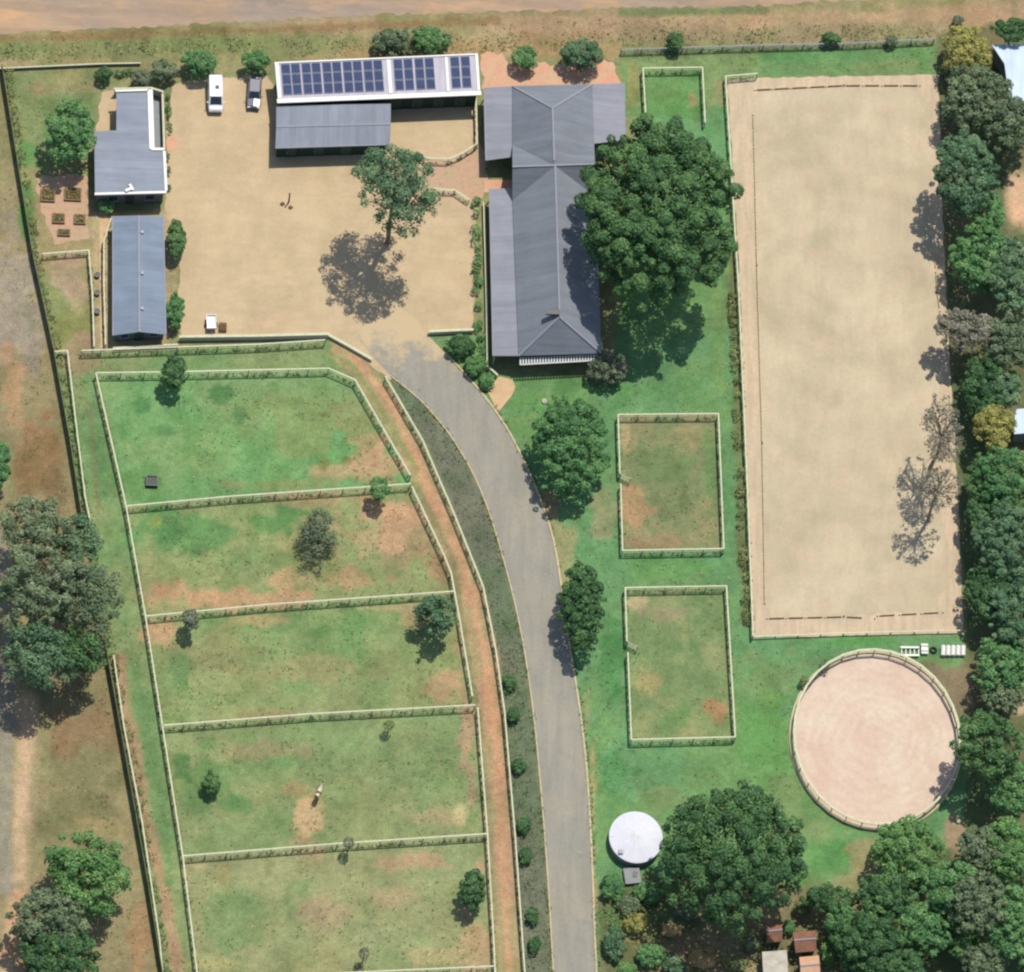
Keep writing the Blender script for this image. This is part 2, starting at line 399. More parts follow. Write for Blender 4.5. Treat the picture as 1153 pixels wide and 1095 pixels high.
def line(pts, wdt, c, s=0.9, rag=0.8):
    d = np.full(PX.shape, 1e9)
    for i in range(len(pts)-1):
        x0, y0 = pts[i]; x1, y1 = pts[i+1]; ex, ey = x1-x0, y1-y0
        t = np.clip(((PX-x0)*ex+(PY-y0)*ey)/(ex*ex+ey*ey+1e-9), 0, 1)
        d = np.minimum(d, np.hypot(PX-x0-t*ex, PY-y0-t*ey))
    blend(s*(1-sstep(d/wdt+(n2-0.5)*rag*2, 0.4, 1.3)), c)
G1 = (100, 148, 96); G2 = (122, 152, 102); DRY = (150, 148, 104); OR = (198, 162, 124); BR = (160, 132, 96); KH = (136, 148, 98)
# verge of the road
zone([(-400,-300),(1600,-300),(1600,70),(700,62),(-400,90)], (168,144,104), 8, 8, (140,138,92))
line([(0,55),(120,50),(300,48),(420,55)], 16, (126,136,86), 0.8)
line([(560,30),(700,30),(900,22),(1153,18)], 12, (186,148,112), 0.8)
line([(700,38),(900,38),(1060,30)], 10, (150,132,96), 0.6)
line([(700,14),(860,12)], 5, (110,128,84), 0.8)
line([(0,44),(300,34),(560,24)], 5, (150,112,72), 0.7)
line([(390,62),(540,52),(690,58)], 12, (176,140,92), 0.7)
# north-west plot and the land outside the west boundary
zone([(8,82),(160,76),(108,104),(106,210),(45,215),(20,150)], (124,140,92), 5, 5, (150,146,100))
blob(70,100,40,12,(158,138,96),0.7); blob(55,175,25,60,(100,136,82),0.6)
blob(30,200,14,60,(96,150,84),0.8)
zone([(-500,80),(0,80),(60,400),(95,600),(120,740),(185,1100),(185,1500),(-500,1500)], (144,132,96), 4, 8, (154,142,104))
line([(0,100),(12,200),(25,300),(40,370)], 9, (136,132,92), 0.7); blob(12,240,14,60,(160,142,104),0.7)
blob(20,340,40,90,(164,148,130),0.9); blob(40,520,28,60,(158,116,76),0.85); blob(15,440,16,50,(186,140,100),0.85)
blob(60,560,16,30,(130,104,70),0.7); blob(90,900,50,80,(128,126,86),0.8); blob(70,830,20,30,(150,112,78),0.7); blob(110,820,30,25,(160,124,88),0.6)
line([(30,790),(27,870),(22,950),(20,1010),(8,1100)], 13, (202,164,128), 0.95, 0.5); line([(4,600),(9,700),(7,820),(4,1000)], 12, (150,142,128), 0.85)
blob(20,1050,18,50,(206,150,112),0.8); blob(155,1060,14,40,(180,138,98),0.9); blob(120,935,40,15,(156,142,92),0.7)
# garden corner beside the raised beds and west yard
zone([(20,190),(105,190),(106,400),(62,400),(40,290)], (158,146,104), 4, 5, (128,142,88))
blob(76,320,26,34,(182,150,122),0.85); blob(82,365,20,25,(140,142,84),0.8); blob(30,235,10,45,(96,138,78),0.9); blob(70,235,30,40,(182,140,108),0.8)
blob(95,385,20,12,(176,140,108),0.8); blob(85,345,8,12,(196,180,120),0.5)
zone([(104,240),(210,235),(190,395),(104,395)], (182,160,118), 4, 4)
# lanes round the paddocks
zone([(62,398),(375,384),(405,398),(380,420),(108,424),(145,575),(165,700),(222,1100),(183,1100),(120,740),(92,580)], (112,146,92), 4, 4, (136,150,100))
blob(86,405,20,16,(168,142,104),0.8); line([(100,430),(115,560)], 8, (92,146,88), 0.6)
line([(132,745),(150,850),(165,930),(185,1000),(202,1100)], 9, (182,140,106), 0.85); line([(152,745),(172,860),(190,960)], 5, (106,140,86), 0.8)
blob(190,980,8,24,(100,152,88),0.8); line([(204,1040),(214,1110)], 4, (120,138,88), 0.6)
line([(100,450),(112,590)], 3, (134,126,92), 0.5)
# west paddocks
zone([(109,421),(370,416),(400,428),(462,537),(462,547),(142,570)], (108,156,96), 3, 3, (128,158,102), 0.8)
blob(330,480,60,40,(134,156,96),0.9); blob(430,520,42,34,(192,150,110),0.85); blob(420,500,20,18,(210,162,118),0.8); blob(250,500,60,40,(112,156,90),0.5)
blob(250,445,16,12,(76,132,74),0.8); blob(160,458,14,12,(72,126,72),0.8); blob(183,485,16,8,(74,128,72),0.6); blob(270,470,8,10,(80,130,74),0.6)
blob(405,475,26,30,(150,148,98),0.7); blob(385,530,40,12,(200,158,114),0.7); blob(330,545,70,10,(140,150,98),0.6); blob(160,545,30,30,(96,152,84),0.6)
blob(366,522,9,7,(128,126,66),0.8); blob(388,518,9,6,(120,126,66),0.7); blob(300,505,10,8,(84,138,76),0.6); blob(140,485,12,14,(80,134,76),0.5)
zone([(142,570),(462,547),(508,650),(512,668),(164,697)], (136,150,98), 3, 3, (150,150,102))
blob(200,600,70,32,(96,148,86),0.85); blob(310,590,30,20,(86,140,78),0.85); blob(150,630,14,20,(108,146,88),0.7); blob(260,630,60,14,(122,150,94),0.7)
blob(190,600,20,14,(70,122,72),0.5); blob(220,620,24,10,(78,128,72),0.6); blob(175,590,8,8,(150,160,70),0.5)
blob(260,674,90,16,(196,150,108),0.9); blob(200,665,30,16,(186,140,102),0.8); blob(440,600,60,40,(176,150,106),0.9); blob(440,580,32,22,(206,156,116),0.85); blob(436,612,16,12,(216,166,124),0.8)
blob(490,640,24,20,(184,136,100),0.85); blob(400,655,50,10,(186,148,106),0.8); blob(370,560,60,10,(178,148,104),0.6); blob(312,655,24,16,(208,158,112),0.7)
zone([(164,697),(512,668),(535,796),(183,819)], (124,150,94), 3, 3, (142,150,100))
blob(185,712,22,16,(200,154,112),0.85); blob(290,700,30,8,(206,160,112),0.8); blob(500,770,24,22,(190,152,110),0.85); blob(350,755,60,20,(150,146,100),0.8); blob(470,700,30,8,(190,152,108),0.6)
blob(300,705,60,12,(112,150,90),0.4); blob(400,710,40,30,(96,146,84),0.6); blob(260,790,60,12,(128,150,96),0.6); blob(520,720,8,40,(176,144,104),0.8); blob(440,685,40,6,(200,160,120),0.6)
blob(250,740,50,30,(146,146,98),0.7); blob(205,760,14,20,(92,144,86),0.6); blob(295,805,60,6,(164,134,92),0.5)
zone([(183,819),(535,796),(549,941),(206,966)], (138,150,100), 3, 3, (124,148,96))
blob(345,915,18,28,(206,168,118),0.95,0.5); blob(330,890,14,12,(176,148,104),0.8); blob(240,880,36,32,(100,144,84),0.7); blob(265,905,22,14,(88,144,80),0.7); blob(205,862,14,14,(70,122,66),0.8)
blob(525,830,10,40,(186,148,114),0.85); blob(490,920,40,12,(186,164,118),0.6); blob(300,845,60,12,(158,140,98),0.6); blob(315,860,22,9,(96,140,82),0.7); blob(420,890,70,30,(130,146,96),0.5); blob(240,840,20,8,(92,144,82),0.6)
blob(455,905,24,14,(158,158,110),0.5); blob(520,915,10,16,(214,190,140),0.6); blob(480,870,8,6,(108,130,80),0.6); blob(530,880,6,40,(176,140,108),0.7)
zone([(206,966),(549,941),(557,1100),(222,1100)], (140,152,104), 3, 3, (152,152,106))
blob(370,1030,30,24,(168,144,106),0.8); blob(470,970,50,14,(190,150,112),0.75); blob(535,1060,20,40,(198,158,114),0.85); blob(260,1040,40,40,(122,152,96),0.7); blob(490,1075,40,14,(186,166,112),0.7)
blob(250,990,14,14,(170,150,96),0.6); blob(330,1000,30,12,(116,146,92),0.6); blob(440,1010,30,16,(176,150,110),0.6); blob(325,1010,9,16,(98,130,80),0.7); blob(420,1050,60,20,(150,154,110),0.6)
blob(345,955,22,12,(186,156,108),0.6); blob(225,975,14,6,(200,176,126),0.6); blob(540,975,10,12,(200,150,110),0.7); blob(240,1085,30,8,(178,164,96),0.5)
# track east of the paddocks
zone([(376,386),(412,402),(470,500),(548,665),(566,760),(592,1100),(556,1100),(536,790),(506,640),(466,535),(402,425),(372,400)], (188,148,110), 3, 4, (150,146,100), 0.6, n2)
line([(395,402),(440,450),(478,540),(524,640),(546,740),(560,850),(574,1100)], 6, (208,150,110), 0.85)
line([(372,398),(398,412),(440,480),(470,530)], 4, (130,146,88), 0.8); line([(470,545),(510,630),(524,720),(536,790)], 3, (128,132,88), 0.7)
line([(540,800),(552,930),(560,1095)], 3, (140,138,94), 0.7)
# planting strip left of the driveway
zone([(436,425),(470,450),(515,505),(545,565),(570,645),(590,730),(602,830),(614,960),(622,1100),(590,1100),(563,740),(546,665),(480,500)], (112,116,98), 3, 3, (104,120,92))
# lawns east of the driveway
zone([(480,378),(548,380),(560,420),(690,430),(720,120),(824,120),(848,718),(1086,714),(1095,930),(900,1000),(720,1000),(672,1100),(664,900),(632,660),(575,490),(515,412)], G1, 5, 5, (112,152,90), 0.75)
blob(630,620,28,50,(160,154,108),0.8); blob(618,575,16,24,(172,142,104),0.8); blob(680,580,18,30,(166,150,108),0.6); blob(640,655,22,20,(172,160,112),0.7)
blob(750,640,60,14,(104,158,88),0.7); blob(690,740,14,50,(74,140,78),0.7); blob(670,860,10,60,(116,146,90),0.7); blob(740,900,40,20,(124,146,92),0.7)
blob(870,760,50,30,(122,148,94),0.7); blob(860,830,36,50,(98,156,80),0.7); blob(690,860,24,50,(72,140,78),0.6); blob(660,805,8,30,(150,146,104),0.8)
blob(940,965,38,22,(90,152,84),0.8); blob(915,935,40,14,(130,148,98),0.6); blob(975,970,22,34,(158,146,104),0.85); blob(700,440,60,10,(96,150,84),0.6)
blob(600,455,24,10,(100,160,88),0.7); blob(640,430,50,14,(80,130,76),0.5); blob(890,900,20,30,(128,146,92),0.6); blob(960,722,60,8,(82,150,76),0.7)
zone([(697,468),(808,467),(814,618),(701,620)], (128,140,96), 2, 3, (146,138,98), 0.8, n2)
blob(712,575,18,24,(192,146,104),0.85); blob(755,520,34,20,(114,140,88),0.7); blob(735,610,36,10,(170,134,96),0.7); blob(705,490,8,16,(186,160,110),0.7); blob(800,520,10,50,(112,146,90),0.7)
zone([(705,662),(817,661),(827,830),(711,833)], (124,148,96), 2, 3, (140,146,98), 0.8, n2)
blob(806,800,14,16,(172,122,82),0.9); blob(718,680,14,9,(200,176,130),0.8); blob(730,770,16,14,(176,156,98),0.7); blob(750,690,40,10,(156,140,104),0.6); blob(770,810,40,12,(110,150,86),0.6)
line([(826,200),(828,330),(834,500),(840,700)], 8, (116,122,80), 0.85)
line([(808,330),(812,440)], 7, (122,152,90), 0.6)
zone([(700,58),(1056,48),(1054,84),(800,90),(795,130),(704,130)], (106,146,90), 4, 5, (126,148,94))
line([(860,64),(1050,60)], 8, (90,146,88), 0.6); line([(702,62),(1050,50)], 5, (100,112,84), 0.5)
zone([(725,78),(791,77),(793,135),(727,128)], (90,142,80), 2, 3, (106,146,86)); blob(780,112,10,18,(150,138,96),0.8)
blob(712,90,8,30,(150,146,92),0.8)
# land under the east tree belt
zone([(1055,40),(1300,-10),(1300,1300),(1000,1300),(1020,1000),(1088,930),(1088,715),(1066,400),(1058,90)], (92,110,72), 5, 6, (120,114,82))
blob(1150,225,20,42,(226,176,138),0.95,0.3); blob(1080,760,20,20,(142,124,96),0.9); blob(1050,755,24,10,(128,116,90),0.8); blob(1078,935,16,28,(168,138,108),0.9); blob(1148,795,8,14,(206,172,136),0.9)
blob(1066,766,30,26,(138,120,92),0.95,0.4); blob(1082,790,12,26,(140,122,94),0.9); blob(1150,520,8,14,(200,150,118),0.8); blob(1150,375,8,10,(176,170,106),0.7); blob(1110,55,30,20,(150,124,90),0.6)
# bottom garden
zone([(676,1000),(720,985),(900,1000),(1000,1010),(1010,1300),(676,1300)], (98,110,70), 4, 6, (142,126,90))
blob(780,1070,40,30,(158,132,98),0.9); blob(820,1085,50,16,(150,134,98),0.8); blob(715,1045,20,20,(150,140,92),0.8); blob(850,1090,20,10,(170,150,110),0.8); blob(690,1050,10,50,(90,126,74),0.8)
blob(668,1010,6,90,(178,150,112),0.8); blob(668,900,5,60,(172,160,112),0.8)
# small-scale wear everywhere
n4 = fbm(X, Y, 2.2, 71, 5); n5 = fbm(X, Y, 5.0, 91, 5)
fl = sstep(n4, 0.54, 0.70)*0.45; base = base*(1-fl[..., None])+base*np.array([0.80, 1.0, 0.80])*0.80*fl[..., None]
fl = sstep(n5, 0.52, 0.68)*0.42; base = base*(1-fl[..., None])+base*np.array([1.18, 1.04, 1.02])*fl[..., None]
v = (0.72+0.56*n2)*(0.84+0.32*n3)
base = base*v[..., None]
nx_, ny_ = len(gx), len(gy)
Z = (n1-0.5)*0.05*0; 
verts = np.stack([X, Y, Z+0*X], -1).reshape(-1, 3).astype(np.float32)
ii = (np.arange(ny_-1)[:, None]*nx_+np.arange(nx_-1)[None, :]).ravel()
faces = np.stack([ii, ii+1, ii+nx_+1, ii+nx_], -1).astype(np.int32)
def mesh_np(name, verts, faces, k):
    me = bpy.data.meshes.new(name); nf = len(faces)
    me.vertices.add(len(verts)); me.vertices.foreach_set('co', verts.astype(np.float32).ravel())
    me.loops.add(nf*k); me.loops.foreach_set('vertex_index', faces.astype(np.int32).ravel())
    me.polygons.add(nf); me.polygons.foreach_set('loop_start', np.arange(0, nf*k, k, dtype=np.int32))
    me.polygons.foreach_set('loop_total', np.full(nf, k, dtype=np.int32)); me.update(calc_edges=True); return me
gm = mesh_np('ground', verts, faces, 4)
at = gm.attributes.new('cover', 'FLOAT_COLOR', 'POINT')
at.data.foreach_set('color', np.concatenate([base.reshape(-1, 3), np.ones((len(verts), 1))], 1).astype(np.float32).ravel())
go = bpy.data.objects.new('ground', gm); COL.objects.link(go); tag(go, kind='structure')
m, nt, b = new_mat('ground_cover', 0.97, 0.05); pos = wpos(nt)
a_ = N(nt, 'ShaderNodeAttribute', attribute_name='cover')
g1 = maprange(nt, noise(nt, 1.4, 8, 0.78, pos, 0.3), 0.28, 0.72, 0.74, 1.26)
g2 = maprange(nt, noise(nt, 4.5, 4, 0.75, pos), 0.28, 0.72, 0.76, 1.24)
mm = N(nt, 'ShaderNodeMath', operation='MULTIPLY'); nt.links.new(g1, mm.inputs[0]); nt.links.new(g2, mm.inputs[1])
v_ = N(nt, 'ShaderNodeVectorMath', operation='SCALE'); nt.links.new(a_.outputs['Color'], v_.inputs[0]); nt.links.new(mm.outputs[0], v_.inputs['Scale'])
tf = maprange(nt, noise(nt, 2.6, 5, 0.7, pos), 0.55, 0.75, 0, 0.35)
cm = mixc(nt, tf, v_.outputs[0], C(160, 140, 92))
nt.links.new(cm, b.inputs['Base Color'])
bump(nt, b, noise(nt, 3.5, 7, 0.75, pos), 0.75, 0.16)
gm.materials.append(m)

# ------------------------------------------------------------------ roads, sand and paving
Z1, Z2, Z3 = 0.008, 0.016, 0.024
struct_sheet('road', [(-8000,300),(-700,-90),(500,-160),(1500,-260),(9000,-900),(9000,-700),(1500,-30),(1153,-14),(1000,-2),(860,6),(700,9),(560,14),(430,17),(300,23),(150,31),(0,38),(-700,110),(-8000,520)], Z1, M['road'], 0.25)
DR = [(478,374),(515,412),(548,450),(575,490),(600,542),(621,600),(632,660),(640,720),(650,780),(658,840),(663,900),(667,980),(670,1060),(674,1140),(680,1300),(690,1800),(700,6000)]
DL = [(440,424),(478,456),(515,503),(545,562),(570,642),(588,720),(600,800),(609,890),(616,980),(621,1060),(625,1140),(632,1300),(642,1800),(652,6000)]
DRs = smooth_line(DR); DLs = smooth_line(DL)
struct_sheet('driveway', [(420,352),(455,350),(472,362)]+DRs+DLs[::-1]+[(420,402),(404,382),(402,364)], Z3, M['drive'], 0.04)
struct_sheet('yard', [(186,240),(188,152),(193,96),(215,90),(300,86),(309,100),(312,118),(440,118),(537,112),(538,225),(533,374),(478,376),(470,382),(440,428),(402,400),(368,380),(300,381),(204,383),(200,330),(204,305),(196,262)], Z1, M['sand'], 0.15)
struct_sheet('cottage_court', [(114,104),(132,102),(132,152),(108,152)], Z1, M['sand'], 0.15)
struct_sheet('courtyard_path', [(112,222),(122,222),(123,246),(117,270),(119,392),(113,392),(112,270)], Z1, M['paleslab'], 0.04)
struct_sheet('arena', [(819,92),(853,88),(1056,84),(1063,280),(1069,400),(1079,560),(1085,714),(848,718),(842,560),(832,300)], Z1, M['arena_edge'], 0.10)
struct_sheet('arena_riding_surface', [(846,112),(862,102),(1030,100),(1046,114),(1050,280),(1056,400),(1062,560),(1066,660),(1050,690),(880,694),(864,680),(856,560),(850,300)], Z2, M['arena'], 0.30)
pc = P2(986, 834); prx = 9.25; pry = 9.5/0.893
struct_sheet('round_pen_sand', [pc+Vector((prx*math.cos(a*0.13), pry*math.sin(a*0.13), 0)) for a in range(48)], Z1, M['pen'], 0.03, False)
struct_sheet('terracotta_terrace', [(541,60),(566,60),(572,72),(600,70),(640,74),(664,68),(692,70),(700,96),(700,106),(545,110)], Z1, M['terra'], 0.35)
struct_sheet('paved_path', [(484,176),(512,184),(538,160),(546,172),(548,215),(537,228),(512,214),(488,214),(474,200)], Z2, M['pinkpave'], 0.25)
struct_sheet('entrance_step_paving', [(545,203),(580,203),(580,217),(545,217)], Z3, M['terra'], 0.03)
struct_sheet('garden_path', [(549,441),(557,430),(562,424),(577,428),(580,436),(576,447),(566,458),(560,465)], Z3, M['paleslab'], 0.05)
struct_sheet('raised_bed_paving', [(40,200),(98,196),(100,270),(62,276),(50,250)], Z1, M['pinkpave'], 0.25)
struct_sheet('cottage_step', [(187,156),(198,155),(200,168),(188,170)], Z2, M['terra'], 0.06)
struct_sheet('courtyard', [(172,110),(183,110),(185,172),(173,172)], Z2, M['slab'], 0.03)
def kerb(name, line_px, off=0.0, wdt=0.22, h=0.12):
    b = MB(); w = [P2(*p) for p in line_px]
    for i in range(len(w)-1):
        a, c = w[i], w[i+1]; d = (c-a).normalized()
        b.beam(a+Vector((0, 0, h/2))-d*0.01, c+Vector((0, 0, h/2))+d*0.01, wdt+0.0004*(i % 2), h+0.0006*(i % 2))
    return tag(b.build(name, M['kerb']), kind='structure')
kerb('driveway_kerb', [p for p in DRs if p[1] > 395]); kerb('driveway_kerb', DLs, wdt=0.14)

# ------------------------------------------------------------------ foliage
def leaf_mesh(pos, nrm, size, tint, rng, asp=1.5):
    n = len(pos)
    r = rng.normal(size=(n, 3)); t = np.cross(nrm, r); t /= np.linalg.norm(t, axis=1)[:, None]+1e-9
    bt = np.cross(nrm, t); s = size[:, None]
    a = t*s*asp*0.5; c = bt*s*0.5
    v = np.stack([pos-a, pos-c*0.9+a*0.1, pos+a, pos+c*0.9-a*0.1], 1).reshape(-1, 3)
    f = np.arange(n*4).reshape(-1, 4); return v, f, np.repeat(tint, 4)
def leaf_object(name, parent, mat, pos, nrm, size, tint, rng, origin=(0, 0, 0), asp=1.5):
    v, f, tt = leaf_mesh(pos-np.array(origin)[None, :], nrm, size, tint, rng, asp)
    me = mesh_np(name, v, f, 4)
    a = me.attributes.new('tint', 'FLOAT', 'POINT'); a.data.foreach_set('value', tt.astype(np.float32))
    me.materials.append(mat)
    o = bpy.data.objects.new(name, me); COL.objects.link(o)
    if parent: o.parent = parent
    else: o.location = origin
    return o
def lobes_leaves(rng, lc, lr, n, sq=0.85, zcut=-0.45, deep=0.72, shell=0.30):
    """leaves on the outsides of a heap of lobes; lr is one radius or three radii per lobe"""
    lr = np.asarray(lr, float)
    R3 = lr if lr.ndim == 2 else np.stack([lr, lr, lr*sq], 1)
    w = (R3[:, 0]*R3[:, 1]+R3[:, 0]*R3[:, 2]+R3[:, 1]*R3[:, 2])/3; idx = rng.choice(len(lc), size=int(n), p=w/w.sum())
    d = rng.normal(size=(len(idx), 3)); d /= np.linalg.norm(d, axis=1)[:, None]
    d[:, 2] = np.where(d[:, 2] < zcut, -d[:, 2], d[:, 2])
    rr = (1-shell*rng.rand(len(idx))**1.5)
    p = lc[idx]+d*rr[:, None]*R3[idx]
    keep = np.ones(len(p), bool)
    for k in range(len(lc)):
        q = np.linalg.norm((p-lc[k])/R3[k], axis=1) < deep
        keep &= ~(q & (idx != k))
    p, d, idx = p[keep], d[keep], idx[keep]
    nr = d*1.0+rng.normal(size=p.shape)*0.42+np.array([0, 0, 0.30]); nr /= np.linalg.norm(nr, axis=1)[:, None]
    return p, nr, idx
def limb(b, a, c, r0, r1, rng, n=4, wob=0.12):
    a = np.array(a, float); c = np.array(c, float); L_ = np.linalg.norm(c-a); pts = []
    for i in range(n+1):
        t = i/n; p = a*(1-t)+c*t
        if 0 < i < n: p = p+rng.normal(size=3)*L_*wob*0.5
        p = p+np.array([0, 0, math.sin(t*math.pi)*L_*0.06]); pts.append(p)
    b.tube(pts, [r0*(1-i/n)+r1*i/n for i in range(n+1)], 6)
    return pts
seedc = [100]
def tree(name, label, cat, px, py, rx, ry, hc, mat='mid', lobes=26, lf=0.34, leaf=0.30, dens=1.0, rzf=0.62, group=None, bark='bark',
         trunk_r=None, limbs=10, bare=False, shell=0.30, open_=False, deep=0.72, part='crown'):
    seedc[0] += 1; rng = np.random.RandomState(seedc[0])
    Rx = rx*MPP*1.06; Ry = ry*MPP/0.93*1.06; Rz = min(hc*0.92, rzf*min(Rx, Ry)) if not bare else rzf*min(Rx, Ry)
    c = P(px, py, hc); base_ = Vector((c.x, c.y, 0))
    root = thing(name, label, cat, base_, group); o = np.array(base_)
    cen = np.array(c)
    Rm = min(Rx, Ry); E3 = np.array([Rx, Ry, Rz]); core = 0.55 if open_ else 0.74
    if bare: core = 0.45
    lf = (0.42+0.055*Rm)/Rm*(1.15 if open_ else 1.0); lobes = max(9, min(190, int(1.35/(lf*lf)*max(Rx, Ry)/Rm*(0.8 if open_ else 1.0))))
    # one broad core and many smaller lobes over it
    dirs = []; tries = 0
    while len(dirs) < lobes and tries < 4000:
        tries += 1
        d = rng.normal(size=3); d /= np.linalg.norm(d)
        if d[2] < -0.30: d[2] *= -1
        if dirs and min(np.linalg.norm(d-e) for e in dirs) < (1.9/math.sqrt(lobes))*(0.97**(tries/40)): continue
        dirs.append(d)
    lobes = len(dirs); dirs = np.array(dirs)
    sz_ = Rm*lf*(0.50+1.0*rng.rand(lobes)**1.4)*(1.15 if open_ else 1.0)
    rad = np.clip(1-sz_/Rm*0.9, 0.3, 0.93)*((0.84+0.24*rng.rand(lobes)) if not open_ else (0.68+0.40*rng.rand(lobes)))
    lc = np.concatenate([dirs*rad[:, None]*E3, [[0, 0, -0.05*Rz]]])+cen
    lr3 = np.concatenate([np.stack([sz_, sz_, sz_*0.85], 1), [E3*core]]); lobes += 1
    lr = np.append(sz_, Rm*0.4)
    n = dens*4.6*(math.pi*Rx*Ry)/(leaf*leaf*0.75)
    test, _, _ = lobes_leaves(np.random.RandomState(1), lc, lr3, 1500, shell=shell, deep=deep)
    p, nr, idx = lobes_leaves(rng, lc, lr3, n/max(0.15, len(test)/1500), shell=shell, deep=deep)
    ok = p[:, 2] > 0.05; p, nr, idx = p[ok], nr[ok], idx[ok]; kk = len(p)
    lt = np.clip(rng.rand(lobes)*0.8+rng.uniform(-0.1, 0.3), 0, 1); t = np.clip(0.45*rng.rand(kk)+0.55*lt[idx], 0, 1)
    sz = leaf*(0.55+0.9*rng.rand(kk))
    # trunk and limbs
    b = MB(); tr_ = trunk_r or max(0.06, 0.035*Rm+0.03*hc/4)
    fork = np.array([c.x, c.y, max(0.3, hc-Rz*0.7)])+np.append(rng.normal(size=2)*Rm*0.05, 0)
    b.tube([o-np.array([0, 0, 0.15]), o+(fork-o)*0.08, o+(fork-o)*0.5+np.append(rng.normal(size=2)*tr_*0.8, 0), fork], [tr_*1.5, tr_*1.1, tr_*0.92, tr_*0.75], 9)
    order = rng.permutation(lobes-1)[:limbs]
    for k in order:
        pts = limb(b, fork-np.array([0, 0, tr_*0.3]), lc[k], tr_*0.55, tr_*0.12, rng)
        if open_ or bare:
            for j in range(4 if not bare else 8):
                q = pts[rng.randint(2, len(pts))]; e = lc[k]+rng.normal(size=3)*lr[k]*np.array([0.8, 0.8, 0.5])
                limb(b, q, e, tr_*0.2, tr_*0.05, rng, 3)
    b.build('trunk', M[bark], root)
    p2 = p
    leaf_object(part, root, L[mat], p2, nr, sz, t, rng, o)
    return root
def bush(label, px, py, rx, ry, hc, mat='mid', name='shrub', lobes=9, leaf=0.18, dens=1.0, group=None, **k):
    return tree(name, label, 'shrub' if name != 'tree' else 'tree', px, py, rx, ry, hc, mat, lobes=lobes, lf=0.36, leaf=leaf, dens=dens, rzf=0.9, group=group, limbs=5, part='foliage', **k)
def strip_leaves(name, label, cat, polyline_px, wdt, h, mat, dens, leaf=0.16, kind=None, root_thing=True, lump=1.2, seed=1, stems=True):
    """a hedge or planted strip: leafy lumps of uneven height along a line"""
    rng = np.random.RandomState(seed); w = [np.array(P2(*p)) for p in polyline_px]
    seg = [np.linalg.norm(w[i+1]-w[i]) for i in range(len(w)-1)]; tot = sum(seg)
    nl = int(tot*lump); lc = []; lr = []
    for i in range(nl):
        s = rng.rand()*tot; k = 0
        while k < len(seg)-1 and s > seg[k]: s -= seg[k]; k += 1
        d = (w[k+1]-w[k])/seg[k]; q = w[k]+d*min(s, seg[k]); nn = np.array([-d[1], d[0], 0])
        r = wdt*(0.30+0.25*rng.rand()); q = q+nn*(rng.rand()-0.5)*max(0, wdt-1.2*r); q[2] = h*(0.35+0.35*rng.rand()); lc.append(q); lr.append(r)
    lc = np.array(lc); lr = np.array(lr); n = dens*tot*wdt*3.0/(leaf*leaf*1.5)
    p, nr, idx = lobes_leaves(rng, lc, lr, n, sq=max(0.5, min(1.4, h/wdt)))
    ok = p[:, 2] > 0.02; p, nr, idx = p[ok], nr[ok], idx[ok]
    t = np.clip(0.5*rng.rand(len(p))+0.5*rng.rand(len(lc))[idx], 0, 1); sz = leaf*(0.55+0.9*rng.rand(len(p)))
    o = Vector(w[0]); o.z = 0
    if root_thing:
        return tag(leaf_object(name, None, L[mat], p, nr, sz, t, rng, tuple(o)), label, cat)
    ob = leaf_object(name, None, L[mat], p, nr, sz, t, rng, tuple(o)); tag(ob, label, cat, kind=kind); return ob

# --- trees of the yard and house garden
T = tree
T('tree', 'large dense green tree whose crown overhangs the east side of the grey-roofed house', 'tree', 742,241,88,110,11.0,'dark',lobes=85,lf=0.19,leaf=0.24,dens=1.35,rzf=0.62,trunk_r=0.5,limbs=22)
T('eucalyptus_tree', 'tall thin-leaved tree in the sandy yard with its full shadow lying south of it', 'tree', 446,214,54,52,12.5,'blue',lobes=40,lf=0.22,leaf=0.22,dens=0.62,rzf=0.75,bark='barkpale',trunk_r=0.26,limbs=20,open_=True,shell=0.6,deep=0.3)
T('tree', 'rounded green tree on the lawn between the driveway and the upper small paddock', 'tree', 642,503,43,58,3.6,'mid',lobes=44,lf=0.24,leaf=0.22,rzf=0.7)
T('tree', 'narrow olive-green tree leaning over the driveway kerb', 'tree', 655,684,26,52,3.6,'dark',lobes=26,lf=0.34,leaf=0.22,rzf=0.8)
T('tree', 'dense dark green tree west of the flat-roofed cottage', 'tree', 79,150,28,40,4.2,'mid',lobes=24,lf=0.30,leaf=0.22,rzf=0.8)
T('tree', 'broad dark tree partly covering the white round tank', 'tree', 824,966,78,76,7.5,'dark',lobes=60,lf=0.21,leaf=0.24,dens=1.0,rzf=0.65,trunk_r=0.45,limbs=18)
# --- trees in the west paddocks
T('tree', 'small dark tree standing on the top fence of the greenest paddock', 'tree', 196,420,15,21,2.6,'dark',lobes=9,lf=0.45,leaf=0.2,rzf=0.9)
T('bush', 'small round clipped bush on the fence under the top paddock', 'shrub', 427,551,13,13,2.6,'mid',lobes=9,lf=0.4,leaf=0.16,rzf=0.9)
T('bush', 'dull grey leafless-looking bush alone in the second paddock', 'shrub', 358,606,26,34,1.6,'dusk',lobes=30,lf=0.26,leaf=0.15,dens=0.35,rzf=0.5,open_=True,shell=0.6,deep=0.3)
T('tree', 'thin small tree beside the third paddock fence near its west end', 'tree', 214,698,10,15,2.6,'dusk',lobes=7,lf=0.5,leaf=0.18,dens=0.9,rzf=1.0)
T('tree', 'ragged dark tree in the north-east corner of the third paddock', 'tree', 491,694,24,28,3.4,'blue',lobes=16,lf=0.34,leaf=0.24,dens=0.75,rzf=0.9,open_=True,shell=0.5,deep=0.4)
